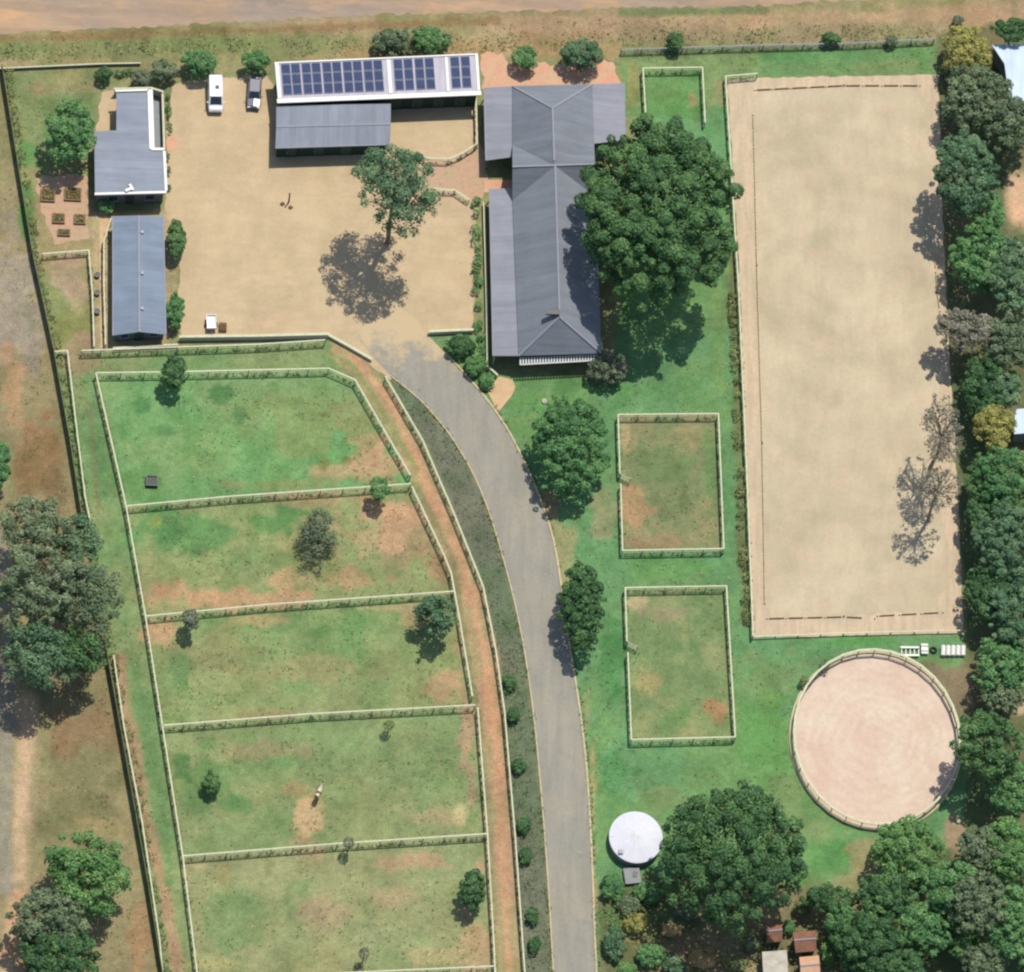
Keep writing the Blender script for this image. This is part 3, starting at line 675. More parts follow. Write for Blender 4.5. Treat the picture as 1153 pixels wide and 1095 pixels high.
T('bush', 'small dark bush in the west half of the fourth paddock', 'shrub', 238,882,11,15,1.3,'dark',lobes=7,lf=0.5,leaf=0.16,rzf=0.9)
T('sapling', 'thin grey sapling on the fence between the fourth and fifth paddock', 'tree', 393,950,4,7,2.2,'dusk',lobes=4,lf=0.6,leaf=0.12,rzf=1.2)
T('sapling', 'thin sapling in the fourth paddock close below its north fence', 'tree', 438,818,3,6,1.6,'weed',lobes=3,lf=0.6,leaf=0.12,rzf=1.2)
T('sapling', 'thin sapling at the very bottom edge of the picture', 'tree', 410,1074,4,6,2.2,'dusk',lobes=4,lf=0.6,leaf=0.12,rzf=1.2)
T('tree', 'small bushy dark green tree at the east side of the lowest paddock', 'tree', 532,1002,15,26,2.4,'dark',lobes=14,lf=0.42,leaf=0.2,rzf=0.9)
# --- shrubs along the road and around the buildings
for a in [('dark olive shrub at the north-west corner of the cottage court',118,84,9,9,1.2,'dark'),
          ('brownish shrub behind the flat-roofed cottage',160,88,15,10,1.2,'dusk'),
          ('brownish green shrub north of the cottage east wall',184,80,16,13,1.4,'greyolive'),
          ('green shrub behind the white van',224,72,22,16,1.8,'mid'),
          ('green shrub behind the blue-grey car',288,70,17,13,1.8,'mid'),
          ('left dull half of the shrub pair behind the solar roof',443,49,27,17,1.8,'greyolive'),
          ('right green half of the shrub pair behind the solar roof',484,46,27,16,1.9,'mid'),
          ('green shrub on the terracotta terrace, nearer the solar roof',591,66,16,14,1.6,'mid'),
          ('darker shrub on the terracotta terrace, behind the house gable',655,62,27,18,2.0,'blue'),
          ('small round dark shrub on the north fence above the smallest paddock',760,47,11,10,1.5,'dark'),
          ('dark low shrub at the north fence above the arena centre',936,44,14,8,1.0,'dark'),
          ('smallest brown shrub at the north fence above the arena corner',1003,47,7,6,0.9,'dusk'),
          ('little dark brown bush by the road above the yellow-green tree',1079,23,8,6,1.0,'dusk'),
          ('dark bush between the flat cottage and the long shed roof',198,270,11,30,1.8,'dark'),
          ('green bush against the east wall of the long shed, lower end',197,350,11,24,1.6,'mid'),
          ('low green shrub filling the gap south-west of the flat cottage',120,232,12,9,0.7,'mid'),
          ('large bush in the triangular bed beside the driveway entrance',519,390,20,13,1.0,'dark'),
          ('shrub in the middle of the triangular bed beside the driveway',535,412,12,14,0.8,'bright'),
          ('shrub at the lower tip of the triangular bed by the garden path',549,430,10,10,0.6,'mid'),
          ('brown thin-leaved shrub at the south-east corner of the house',684,415,24,20,1.6,'dusk'),
          ('small leaf clump standing in for a post and gate shadow mark west of the round pen',906,768,4,6,0.8,'weed'),  # leaf clump put in for a dark shadow mark of the pen's posts and gate
          ('tiny leaf clump standing in for a post and gate shadow mark north-west of the round pen',928,750,3,5,0.7,'dusk')]:  # likewise a leaf clump in place of a shadow mark
    bush(*a)
# --- west tree mass and bottom-left trees
for a in [('eucalyptus_tree','grey-green tree at the top of the clump along the west boundary',40,598,44,38,7,'greyolive'),
          ('eucalyptus_tree','greener tree at the north-east of the clump along the west boundary',84,614,32,34,6,'blue'),
          ('eucalyptus_tree','wide thin tree in the middle of the west clump',40,668,50,48,8,'greyolive'),
          ('eucalyptus_tree','thin brownish tree reaching over the pale lane fence',98,672,38,48,7,'greyolive'),
          ('eucalyptus_tree','dark green tree at the south end of the west clump',40,738,42,40,7,'blue'),
          ('eucalyptus_tree','dark tree of the west clump beside the boundary fence',86,736,32,34,6,'dark'),
          ]:
    T(a[0],a[1],'tree',a[2],a[3],a[4],a[5],a[6],a[7],lobes=34,lf=0.24,leaf=0.22,dens=0.75,rzf=0.6,bark='barkpale',open_=True,shell=0.55,deep=0.35)
T('tree','sliver of green tree at the left edge above the west clump','tree',-4,524,16,34,3.5,'mid',lobes=14,lf=0.4,leaf=0.24)
T('tree','bright green open tree in the bottom-left corner by the boundary fence','tree',100,985,52,48,4.5,'bright',lobes=40,lf=0.23,leaf=0.24,dens=0.8,rzf=0.6,open_=True,shell=0.5,deep=0.4)
T('tree','darker tree below the bright one in the bottom-left corner','tree',56,1036,44,34,5,'greyolive',lobes=30,lf=0.25,leaf=0.24,dens=0.9,rzf=0.6,shell=0.5,deep=0.4)
T('tree','dark green tree cut by the bottom edge in the bottom-left corner','tree',66,1078,46,34,4.5,'dark',lobes=26,lf=0.27,leaf=0.24,dens=0.9,rzf=0.6)
# --- east tree belt, north to south
EB = [('yellow-green tree at the top of the east belt',1087,62,30,34,3,'olive'),
      ('grey-olive tree at the north-east corner of the arena',1100,112,42,42,4,'greyolive'),
      ('grey-olive tree below the pale blue roof',1136,142,30,36,5,'greyolive'),
      ('dark tree at the top right corner behind the pale blue roof',1140,34,26,14,4,'dark'),
      ('big dense blue-green tree shading the arena edge',1086,196,38,52,7.5,'blue'),
      ('green tree right of the big dense blue-green one',1108,240,22,34,5,'mid'),
      ('mid green tree below the big dense blue-green one',1106,292,38,42,4,'mid'),
      ('dull green tree at the right edge below the orange patch',1140,310,28,50,5,'blue'),
      ('grey dry tree reaching over the arena edge',1088,372,38,24,5,'grey'),
      ('grey-olive tree at the right edge beside the dry one',1136,386,28,34,5,'greyolive'),
      ('dark green tree under the grey dry one',1108,438,26,42,4,'dark'),
      ('blue-green tree left of the small blue roof',1130,440,24,20,4,'blue'),
      ('yellow-green tree left of the small blue roof',1121,482,24,28,5,'olive'),
      ('green tree level with the lower third of the arena',1130,540,34,38,5,'mid'),
      ('dark narrow tree against the arena edge',1106,560,20,56,4,'dark'),
      ('blue-green tree level with the arena bottom corner',1133,612,38,46,5,'blue'),
      ('dark tree beside the arena bottom corner',1119,668,30,40,4,'dark'),
      ('blue-green tree at the right edge above the white barrels',1140,690,30,40,5,'blue'),
      ('mid green tree right of the white barrels',1128,752,32,38,4,'mid'),
      ('olive tree right of the round pen top',1132,786,26,18,4,'greyolive'),
      ('dark broad tree shading the east side of the round pen',1112,838,38,36,7,'dark'),
      ('green tree right below the dark broad one',1136,886,26,36,4,'mid'),
      ('bright tree south of the round pen',1022,960,40,38,4,'bright'),
      ('grey-green tree in the lower right beside the brown patch',1104,958,30,26,4,'greyolive'),
      ('green tree at the right edge of the lower wood',1136,958,28,40,4,'bright'),
      ('mid green tree in the middle of the lower wood',1072,1002,38,30,5,'mid'),
      ('dark tree west of centre in the lower wood',998,1010,34,26,5,'dark'),
      ('grey-olive tree in the lower wood',1100,1018,34,34,6,'greyolive'),
      ('bright green tree at the bottom of the lower wood',1038,1046,36,30,4,'mid'),
      ('dark tree at the bottom edge of the lower wood',978,1062,38,36,5,'dark'),
      ('small bright tree at the bottom of the lower wood',1086,1060,20,24,3,'bright'),
      ('green tree in the bottom right corner',1140,1040,32,44,5,'mid'),
      ('grey-olive tree on the bottom edge near the right corner',1108,1084,26,22,4,'greyolive'),
      ('dark green tree on the bottom edge right of the terracotta roofs',1010,1092,34,24,4,'dark'),
      ('low dark tree south of the small bright lawn',934,1012,34,16,3,'dark'),
      ('leafy green tree beside the terracotta roofs',950,1044,20,26,3,'mid'),
      ('green tree with pale gaps right of the terracotta roofs',968,1090,22,20,3,'mid')]
for i, a in enumerate(EB):
    big = max(a[3], a[4]) > 36
    T('tree', a[0], 'tree', a[1],a[2],a[3],a[4],a[5],a[6],lobes=44 if big else 26,lf=0.22 if big else 0.28,leaf=0.23,dens=1.0,rzf=0.65,group=None,
      shell=0.5 if a[6] in ('greyolive','grey') else 0.32)
T('tree','bare thin-branched tree standing over the east edge of the arena','tree',1060,486,24,46,9,'grey',lobes=24,lf=0.26,leaf=0.18,dens=0.20,rzf=0.6,bark='barkpale',trunk_r=0.2,limbs=22,bare=True,shell=0.8,deep=0.1)
T('tree','nearly leafless tree beside the lower east edge of the arena','tree',1056,550,28,26,8,'grey',lobes=16,lf=0.3,leaf=0.18,dens=0.20,rzf=0.6,bark='barkpale',trunk_r=0.15,limbs=16,bare=True,shell=0.8,deep=0.1)
# --- shrubs of the bottom garden
for a in [('green shrub at the kerb below the tank',690,1000,14,16,0.9,'mid'),
          ('dark green shrub south-east of the pump slab',730,1005,20,12,0.9,'mid'),
          ('yellowish straw-coloured plant in the bottom garden',716,1040,17,12,0.8,'olive'),
          ('blue-green shrub at the kerb near the bottom edge',692,1062,13,22,0.9,'blue'),
          ('dark shrub in the bottom garden right of the kerb',732,1076,18,14,0.9,'mid'),
          ('small straw shrub in the middle of the bottom garden',756,1048,13,8,0.6,'dry'),
          ('dry straw shrub on the bottom edge of the garden',790,1078,20,12,0.5,'dry'),
          ('pale green shrub on the bottom edge left of the white roof',828,1086,16,10,0.7,'weed'),
          ('bright shrub on the bottom edge by the driveway',706,1092,14,8,0.6,'bright'),
          ('small green shrub between the two terracotta roofs',888,1044,6,10,0.8,'mid'),
          ('pale shrub behind the terracotta roofs',904,1022,14,8,0.9,'weed'),
          ('narrow green shrub right of the orange roof',932,1072,8,18,0.9,'bright'),
          ('pale grey-green bush between the kerb shrubs and the straw plant',708,1020,14,11,0.7,'greyolive'),
          ('brownish bush under the south side of the broad dark tree',772,1028,14,9,0.7,'dusk'),
          ('pale bush near the corner of the off-white roof',846,1062,10,9,0.7,'greyolive'),
          ('round green bush on the bottom edge between straw and yellow plants',760,1086,15,11,0.8,'blue')]:
    bush(*a)
# --- hedges and planted strips
strip_leaves('hedge', 'clipped green hedge along the west verandah of the house', 'hedge', [(535,228),(537,300),(538,374)], 1.1, 0.9, 'mid', 1.0, lump=1.6, seed=5)
strip_leaves('hedge', 'short hedge below the yard wall next to the house', 'hedge', [(540,378),(546,420)], 1.0, 0.8, 'mid', 1.0, lump=1.6, seed=6)
strip_leaves('hedge', 'rough brown-green hedge along the west side of the riding arena', 'hedge', [(824,330),(828,420),(832,520),(838,640),(843,710)], 1.2, 0.7, 'weed', 0.55, lump=1.3, seed=7)
strip_leaves('hedge', 'narrow dark hedge beside the cottage courtyard wall', 'hedge', [(189,108),(191,155)], 0.6, 0.9, 'dark', 1.0, lump=2.2, seed=8)
strip_leaves('hedge', 'narrow dark hedge beside the lower east wall of the cottage', 'hedge', [(189,176),(190,216)], 0.5, 0.7, 'dark', 1.0, lump=2.2, seed=9)
strip_leaves('hedge', 'low dark hedge behind the north fence of the cottage plot', 'hedge', [(110,86),(160,84)], 0.9, 0.9, 'dark', 0.9, lump=1.6, seed=10)
strip_leaves('ground_cover_planting', 'dark low planting between the driveway and the track fence, upper half', 'ground cover', [(456,446),(492,494),(522,552),(548,618),(566,700)], 2.7, 0.16, 'hedgestrip', 0.20, leaf=0.13, kind='stuff', root_thing=False, lump=4.5, seed=12)
strip_leaves('ground_cover_planting', 'greener low planting between the driveway and the track fence, lower half', 'ground cover', [(568,705),(580,800),(592,920),(600,1020),(606,1110)], 2.3, 0.22, 'tuft', 0.26, leaf=0.13, kind='stuff', root_thing=False, lump=3.5, seed=13)
strip_leaves('weeds', 'rough weeds growing along the dark west boundary fence', 'weeds', [(8,80),(40,290),(66,400),(98,590),(128,745),(158,900),(188,1100)], 1.2, 0.40, 'weed', 0.5, kind='stuff', root_thing=False, lump=2.2, seed=14)
strip_leaves('weeds_by_road', 'scrubby growth on the north road verge', 'weeds', [(0,60),(200,52),(400,52),(700,46),(860,40),(1050,36)], 2.2, 0.3, 'weed', 0.14, kind='stuff', root_thing=False, lump=1.2, seed=15)
strip_leaves('garden_undergrowth', 'tangled undergrowth in the garden at the bottom', 'ground cover', [(690,1020),(740,1060),(800,1075),(860,1060),(960,1075)], 5.0, 0.5, 'weed', 0.45, kind='stuff', root_thing=False, lump=3.0, seed=16)
for i, (x, y) in enumerate([(574,770),(578,806),(584,862),(590,930),(592,964),(600,1032),(602,1064)]):
    pl = ['first','second','third','fourth','fifth','sixth','seventh'][i]
    bush('dark low shrub in the strip left of the driveway, %s from the top' % pl, x, y, 8, 11, 0.6, 'dark', lobes=5, group='shrubs in the strip beside the driveway')

# ------------------------------------------------------------------ fences
post_mesh = {}; fence_lines = []
def fence(label, pts, h=1.2, rails=2, sp=2.4, mat='white', name='paddock_fence', cat='fence', pw=0.11, cap=0.16, group='white post and rail fences', closed=False, px=True, zread=None):
    w = [P2(p[0], p[1], zread if zread is not None else h) for p in pts] if px else list(pts)
    root = thing(name, label, cat, w[0], group)
    if h > 0.8 and not closed: fence_lines.append([tuple(q) for q in w]+([tuple(w[0])] if closed else []))
    if closed: w = w+[w[0]]
    key = (h, pw, mat)
    if key not in post_mesh:
        b = MB(); b.box((0, 0, h/2-0.05), (pw, pw, h+0.05)); 
        o = b.build('post', M[mat], None); post_mesh[key] = o.data; bpy.data.objects.remove(o)
    first = True
    for i in range(len(w)-1):
        a, c = w[i], w[i+1]; n = max(1, round((c-a).length/sp))
        for k in range(n+(1 if (i == len(w)-2 and not closed) else 0)):
            q = a+(c-a)*k/n; o = bpy.data.objects.new('post', post_mesh[key]); COL.objects.link(o)
            o.parent = root; o.location = q-w[0]; o.rotation_euler.z = math.atan2((c-a).y, (c-a).x)
    for r in range(rails):
        z = h-r*0.55 if r else h+0.02
        b = MB()
        for i in range(len(w)-1):
            a, c = w[i], w[i+1]; d = (c-a).normalized()
            e = 0.02 if r == 0 else 0.0
            sag = 0.0
            b.beam(a+Vector((0, 0, z))-d*e, c+Vector((0, 0, z))+d*e, cap if r == 0 else 0.035, 0.04+0.002*(i % 2) if r == 0 else 0.10+0.002*(i % 2))
        b.build('rail', M[mat], root)
    return root
fence('white fence along the top of the west paddocks, bending down at its east end', [(109,420),(190,419),(370,415),(400,428),(430,480),(462,535)])
fence('white fence down the west side of all the paddocks', [(108,420),(142,570),(164,695),(183,818),(206,965),(224,1112)])
fence('white fence between the first and second paddocks from the top', [(142,570),(260,559),(462,545)])
fence('white fence between the second and third paddocks', [(164,694),(300,681),(511,666)])
fence('white fence between the third and fourth paddocks', [(183,817),(350,804),(535,794)])
fence('white fence between the fourth and fifth paddocks', [(206,964),(380,950),(549,939)])
fence('white fence along the bottom edge of the photo', [(224,1106),(380,1096),(557,1088)])
fence('white fence down the east side of the second and third paddocks', [(464,548),(500,625),(508,645),(518,700),(532,784)])
fence('white fence down the east side of the fourth and fifth paddocks', [(538,797),(549,940),(556,1060),(558,1105)])
fence('white fence between the dirt track and the dark planting strip', [(434,424),(476,496),(512,580),(544,660),(558,730),(568,800),(580,940),(592,1110)], h=1.1)
fence('white fence along the lane just north of the top paddock', [(92,395),(200,391),(290,388),(366,383)])
fence('pale fence beside the west lane, upper stretch', [(62,396),(76,395),(86,480),(96,560),(107,614)], h=1.0)
fence('pale fence beside the west lane, lower stretch', [(128,738),(140,820),(160,925),(180,1060),(184,1106)], h=1.0)
fence('white fence of the smallest paddock beneath the big tree', [(727,128),(724,77),(791,76),(794,138)])
for lab, q, gp in (('upper square paddock beside the arena', [(698,533),(696,467),(809,466),(815,618),(701,620),(699,545)], (699,540)),
                   ('lower square paddock beside the arena', [(706,722),(704,662),(818,660),(828,830),(711,833),(707,735)], (707,729))):
    fence('white fence of the '+lab, q)
    g0 = P2(gp[0], gp[1]-6, 1.2); g1_ = P2(gp[0]+11, gp[1]-1, 1.2)
    rt = thing('paddock_gate', 'small open gate in the fence of the '+lab, 'gate', g0, 'gates of the square paddocks')
    b = MB(); d = g1_-g0
    for z in (0.35, 0.75, 1.15): b.beam(g0+Vector((0, 0, z)), g1_+Vector((0, 0, z)), 0.05, 0.06)
    b.build('gate_rails', M['white'], rt)
    b = MB(); b.beam(g0+Vector((0, 0, 0.25)), g0+Vector((0, 0, 1.28)), 0.10, 0.10); b.beam(g1_+Vector((0, 0, 0.25)), g1_+Vector((0, 0, 1.28)), 0.10, 0.10)
    b.build('gate_stiles', M['white'], rt)
fence('white fence along the west side of the riding arena', [(853,83),(817,86),(821,150),(832,330),(842,560),(848,716)], h=1.1)
fence('low fence along the bottom of the riding arena', [(848,717),(950,713),(1030,711),(1084,710)], h=0.5, rails=1, cap=0.14, mat='kerbtimber' if 'kerbtimber' in M else 'white')
fence('pale curved fence of the small yard beside the solar roof', [(536,108),(537,162),(520,173),(505,179),(478,178)], h=1.1)
fence('pale fence piece between the tall tree and the verandah hedge', [(489,212),(500,214),(512,214),(528,225)], h=0.9)
fence('fence round the small garden west of the long shed', [(48,286),(100,282),(104,330),(106,390)], h=1.0)
fence('pale fence close along the west wall of the long shed', [(125,246),(117,272),(117,320),(119,388)], h=1.0)
# round pen
pen = [pc+Vector(((prx+0.05)*math.cos(a*2*math.pi/32), (pry+0.05)*math.sin(a*2*math.pi/32), 0)) for a in range(32)]
fence('circular white fence round the pinkish sand pen', pen, h=1.2, rails=2, sp=3, cap=0.24, name='round_pen_fence', px=False, closed=True)
b = MB(); n = 96
for k in range(n):
    a0 = 2*math.pi*k/n; a1 = 2*math.pi*(k+1)/n
    b.beam(pc+Vector(((prx+0.28)*math.cos(a0), (pry+0.28)*math.sin(a0), 0.09)), pc+Vector(((prx+0.28)*math.cos(a1), (pry+0.28)*math.sin(a1), 0.09)), 0.38, 0.18+0.002*(k % 2))
tag(b.build('round_pen_kerb', M['kerb']), 'pale kerb ring round the foot of the circular pen', 'kerb')
# dressage boards
def boards(label, pts, gap=2.0, ln=1.7):
    w = [P2(*p) for p in pts]; root = thing('arena_boards', label, 'arena boards', w[0], 'low boards marking the riding arena')
    b = MB()
    for i in range(len(w)-1):
        a, c = w[i], w[i+1]; L_ = (c-a).length; d = (c-a)/L_; n = int(L_/gap)
        for k in range(n):
            q = a+d*(k+0.1)*L_/n; b.beam(q+Vector((0, 0, 0.17)), q+d*ln+Vector((0, 0, 0.17)), 0.06, 0.22)
    b.build('board', M['kerb'], root); b = MB()
    for i in range(len(w)-1):
        a, c = w[i], w[i+1]; L_ = (c-a).length; d = (c-a)/L_; n = int(L_/gap)
        for k in range(n+1): b.box(a+d*(k)*L_/n+Vector((0, 0, 0.14)), (0.12, 0.12, 0.26))
    b.build('foot', M['white'], root)
boards('row of low boards near the north end of the arena', [(850,102),(950,97),(1036,97)])
boards('row of low boards near the south end of the arena', [(864,697),(950,695),(985,697)])
boards('short row of low boards at the south-east end of the arena', [(988,694),(1062,690)])
boards('row of low boards along the east side of the arena', [(1052,285),(1055,330),(1061,372)])
boards('row of low boards along the west side of the arena', [(848,130),(852,300),(858,500),(861,680)])
# solid low walls
def wall(label, pts, h, t=0.25, mat='cream', name='garden_wall', group=None, capw=0.06):
    w = [P2(p[0], p[1], h) for p in pts]; root = thing(name, label, 'wall', w[0], group); b = MB(); c_ = MB()
    for i in range(len(w)-1):
        a, c = w[i], w[i+1]; d = (c-a).normalized()
        b.beam(a+Vector((0, 0, h/2-0.03)), c+Vector((0, 0, h/2-0.03)), t+0.002*(i % 2), h-0.06)
        c_.beam(a+Vector((0, 0, h-0.03))-d*t*0.5, c+Vector((0, 0, h-0.03))+d*t*0.5, t+capw+0.002*(i % 2), 0.06+0.003*(i % 2))
    b.build('wall_body', M[mat], root); c_.build('coping', M['white'], root); return root
wall('low white wall along the south edge of the sandy yard', [(203,379),(290,378),(369,376)], 0.9)
wall('low white wall running down from the yard to the driveway', [(370,377),(392,389),(418,404)], 0.5)
wall('low wall between the yard and the triangular bed', [(484,373),(532,371)], 0.7)
wall('white wall along the verandah of the house on the hedge side', [(545,228),(548,340),(549,412),(560,422)], 0.7, 0.16)
wall('pale wall east of the cottage courtyard', [(183,104),(185,168)], 1.2, 0.16)
wall('pale wall across the top of the cottage courtyard', [(129,100),(170,99),(183,103)], 1.4, 0.16)
wall('grey-white wall along the top of the cottage plot', [(-40,79),(0,77),(110,72),(158,71)], 0.5, 0.12, 'slab', 'boundary_wall', capw=0.02)
wall('low wall piece between the shed and the lane fence', [(128,392),(200,388)], 0.6, 0.16)
def netfence(label, pts, h):
    w = [P2(p[0], p[1], 0) for p in pts]; root = thing('boundary_fence', label, 'fence', w[0], 'dark boundary fences'); b = MB(); q = MB(); r = MB()
    for i in range(len(w)-1):
        a, c = w[i], w[i+1]; d = (c-a).normalized(); nn = Vector((-d.y, d.x, 0))
        b.beam(a+Vector((0, 0, h/2)), c+Vector((0, 0, h/2)), 0.05+0.002*(i % 2), h)
        r.beam(a+Vector((0, 0, h+0.03)), c+Vector((0, 0, h+0.03)), 0.09, 0.05)
        n = max(1, int((c-a).length/3))
        for k in range(n+1): q.box(a+(c-a)*k/n+Vector((0, 0, h/2)), (0.12, 0.12, h+0.12))
    b.build('net_panel', M['darkfence'], root); q.build('posts', M['wood'], root); r.build('top_rail', M['darkfence'], root)
netfence('long dark screened fence on the west boundary, upper stretch', [(2,80),(18,180),(36,290),(60,400),(78,500),(92,588)], 1.4)
netfence('long dark screened fence on the west boundary, lower stretch', [(119,735),(136,830),(152,920),(166,1000),(184,1110)], 1.4)
fence('thin grey fence on the north side above the arena', [(700,56),(860,51),(950,49),(1052,44)], h=1.0, mat='slab', cap=0.15, name='boundary_rail_fence')

# ------------------------------------------------------------------ long grass and tufts
def tuft_object(name, label, pts, leaf, hmax, mat, per, spread, seed):
    rng = np.random.RandomState(seed); pts = np.asarray(pts); n = len(pts)
    p = np.repeat(pts, per, 0)+np.concatenate([rng.normal(size=(n*per, 2))*spread, (rng.rand(n*per, 1)*hmax+0.03)], 1)
    nr = rng.normal(size=p.shape)*0.8+np.array([0, 0, 0.8]); nr /= np.linalg.norm(nr, axis=1)[:, None]
    o = leaf_object(name, None, L[mat], p, nr, leaf*(0.5+rng.rand(len(p))), np.clip(np.repeat(rng.rand(n), per)*0.6+0.4*rng.rand(len(p)), 0, 1), rng)
    return tag(o, label, 'grass', kind='stuff')
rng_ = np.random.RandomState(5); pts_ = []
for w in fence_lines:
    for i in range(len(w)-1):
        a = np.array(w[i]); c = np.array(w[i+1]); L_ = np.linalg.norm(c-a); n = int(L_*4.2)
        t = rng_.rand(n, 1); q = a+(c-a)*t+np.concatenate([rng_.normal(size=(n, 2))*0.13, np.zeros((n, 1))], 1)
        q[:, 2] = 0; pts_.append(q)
tuft_object('shadow_line_grass', 'unmown grass along the feet of the fences, added to thicken their dark shadow line', np.concatenate(pts_), 0.11, 0.16, 'tuft', 5, 0.09, 6)  # grass growth, also put in to deepen the shadow line below the rails
dpts = []
for ln in (DRs, DLs):
    w = [np.array(P2(*p)) for p in ln if p[1] > 400]
    for i in range(len(w)-1):
        a, c = w[i], w[i+1]; L_ = np.linalg.norm(c-a); n = int(L_*7); t = rng_.rand(n, 1); dd = (c-a)/L_; nn = np.array([-dd[1], dd[0], 0])
        q = a+(c-a)*t+nn*(rng_.normal(size=(n, 1))*0.16+(0.16 if ln is DRs else -0.16)); q = q[fbm(q[:, 0], q[:, 1], 2.5, 401, 3) > 0.45]; q[:, 2] = 0.02; dpts.append(q)
tuft_object('verge_grass', 'grass creeping over the edges of the driveway', np.concatenate(dpts), 0.11, 0.10, 'tuft', 4, 0.08, 16)
def inpoly(x, y, poly):
    ins = np.zeros(len(x), bool); n = len(poly)
    for i in range(n):
        x0, y0 = poly[i]; x1, y1 = poly[(i+1) % n]
        ins ^= ((y0 > y) != (y1 > y)) & (x < (x1-x0)*(y-y0)/((y1-y0) if y1 != y0 else 1e-9)+x0)
    return ins
ok_ = [[(109,424),(370,418),(402,430),(462,540),(508,640),(535,796),(549,940),(557,1095),(222,1095),(142,570)],
       [(60,400),(372,388),(380,412),(108,420),(222,1095),(190,1095),(120,740)], [(0,84),(50,400),(92,600),(0,540)], [(45,800),(120,745),(180,1090),(40,1090)],
       [(580,440),(690,440),(818,400),(848,722),(1010,722),(890,840),(930,930),(730,915),(690,900),(664,900),(632,660),(590,500)], [(0,42),(560,26),(1150,10),(1050,80),(830,80),(720,72),(700,60),(300,66),(0,72)], [(12,85),(105,85),(104,200),(30,200)]]
wgt = [1, 0.8, 0.7, 0.9, 0.8, 1.5, 0.8]
ax = rng_.uniform(-58, 58, 44000); ay = rng_.uniform(-62, 62, 44000); qx, qy = to_px(ax, ay)
dn = fbm(ax, ay, 4.0, 301, 4); keep = np.zeros(len(ax), bool)
for pl, w_ in zip(ok_, wgt): keep |= inpoly(qx, qy, pl) & (rng_.rand(len(ax)) < w_*np.clip((dn-0.40)*3.2, 0.04, 1))
keep &= np.hypot(qx-986, qy-834) > 97; ax, ay = ax[keep], ay[keep]; h_ = rng_.rand(len(ax)) < 0.68
tuft_object('grass_tufts', 'green grass tufts scattered over the paddocks and lawns', np.stack([ax[h_], ay[h_], 0*ax[h_]], 1), 0.11, 0.08, 'tuft', 3, 0.10, 8)
tuft_object('dry_grass_tufts', 'dry straw-coloured grass tufts scattered over the paddocks', np.stack([ax[~h_], ay[~h_], 0*ax[~h_]], 1), 0.10, 0.06, 'dry', 2, 0.10, 9)
# ------------------------------------------------------------------ buildings
def inset(poly, d):
    """move a plan polygon inwards by d"""
    n = len(poly); area = sum(poly[i].x*poly[(i+1) % n].y-poly[(i+1) % n].x*poly[i].y for i in range(n)); s = 1 if area > 0 else -1
    out = []
    for i in range(n):
        a, b_, c = poly[i-1], poly[i], poly[(i+1) % n]
        d1 = (b_-a).normalized(); d2 = (c-b_).normalized()
        n1_ = Vector((-d1.y, d1.x, 0))*s; n2_ = Vector((-d2.y, d2.x, 0))*s
        bis = (n1_+n2_); bis = bis/max(0.2, bis.length_squared)*2; out.append(b_+bis*d)
    return out
def pw(px, py, z): p = P(px, py, z); return p
def roofpart(name, faces, mat, root, solid=0.09):
    b = MB()
    for f in faces: b.add([pw(*q) for q in f], [tuple(range(len(f)))])
    me_v = b.v
    o = b.build(name, mat, root, solid=0, fix=False)
    bm = bmesh.new(); bm.from_mesh(o.data); bmesh.ops.remove_doubles(bm, verts=bm.verts, dist=0.03)
    for f in bm.faces:
        f.normal_update()
        if f.normal.z < 0: f.normal_flip()
    bm.to_mesh(o.data); bm.free()
    q = o.modifiers.new('thickness', 'SOLIDIFY'); q.thickness = solid; q.offset = -1
    return o
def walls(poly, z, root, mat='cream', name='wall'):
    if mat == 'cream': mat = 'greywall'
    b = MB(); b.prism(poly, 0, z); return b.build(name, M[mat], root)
def opening(a, c, t, wdt, z0, z1, root, kind='window'):
    """window or door on the wall from a to c, t along it"""
    a = Vector(a); c = Vector(c); d = (c-a).normalized(); nn = Vector((d.y, -d.x, 0)); q = a+(c-a)*t
    return d, nn, q
def put_opening(poly, i, t, wdt, z0, z1, root, kind='window'):
    n = len(poly); a = Vector(poly[i]); c = Vector(poly[(i+1) % n]); cen = sum((Vector(p) for p in poly), Vector())/n
    d = (c-a).normalized(); nn = Vector((d.y, -d.x, 0)); q = a+(c-a)*t
    if (q+nn*0.1-cen).length < (q-nn*0.1-cen).length: nn = -nn
    zc = (z0+z1)/2; ang = math.atan2(d.y, d.x)
    if kind == 'window':
        b = MB(); b.box(q+nn*0.03+Vector((0, 0, zc)), (wdt, 0.07, z1-z0), ang); f = b.build('window', M['frame'], root)
        b = MB(); b.box(q+nn*0.06+Vector((0, 0, zc)), (wdt-0.16, 0.03, z1-z0-0.16), ang); g = b.build('pane', M['glass'], f)
        b = MB(); b.box(q+nn*0.09+Vector((0, 0, z0-0.04)), (wdt+0.16, 0.2, 0.07), ang); b.build('sill', M['frame'], f)
        for o in (g,): pass
    else:
        b = MB(); b.box(q+nn*0.03+Vector((0, 0, zc)), (wdt, 0.07, z1-z0), ang); f = b.build('door', M['door'], root)
        b = MB(); b.box(q+nn*0.09+d*(wdt*0.36)+Vector((0, 0, zc)), (0.12, 0.05, 0.04), ang); b.build('handle', M['alu'], f)
def gutter(name, pts, root, mat='ridge', wd=0.12, hh=0.10, dz=-0.02):
    b = MB()
    for i in range(len(pts)-1):
        a = pw(*pts[i]); c = pw(*pts[i+1]); b.beam(a+Vector((0, 0, dz)), c+Vector((0, 0, dz)), wd+0.002*(i % 2), hh+0.002*(i % 2))
    return b.build(name, M[mat], root)
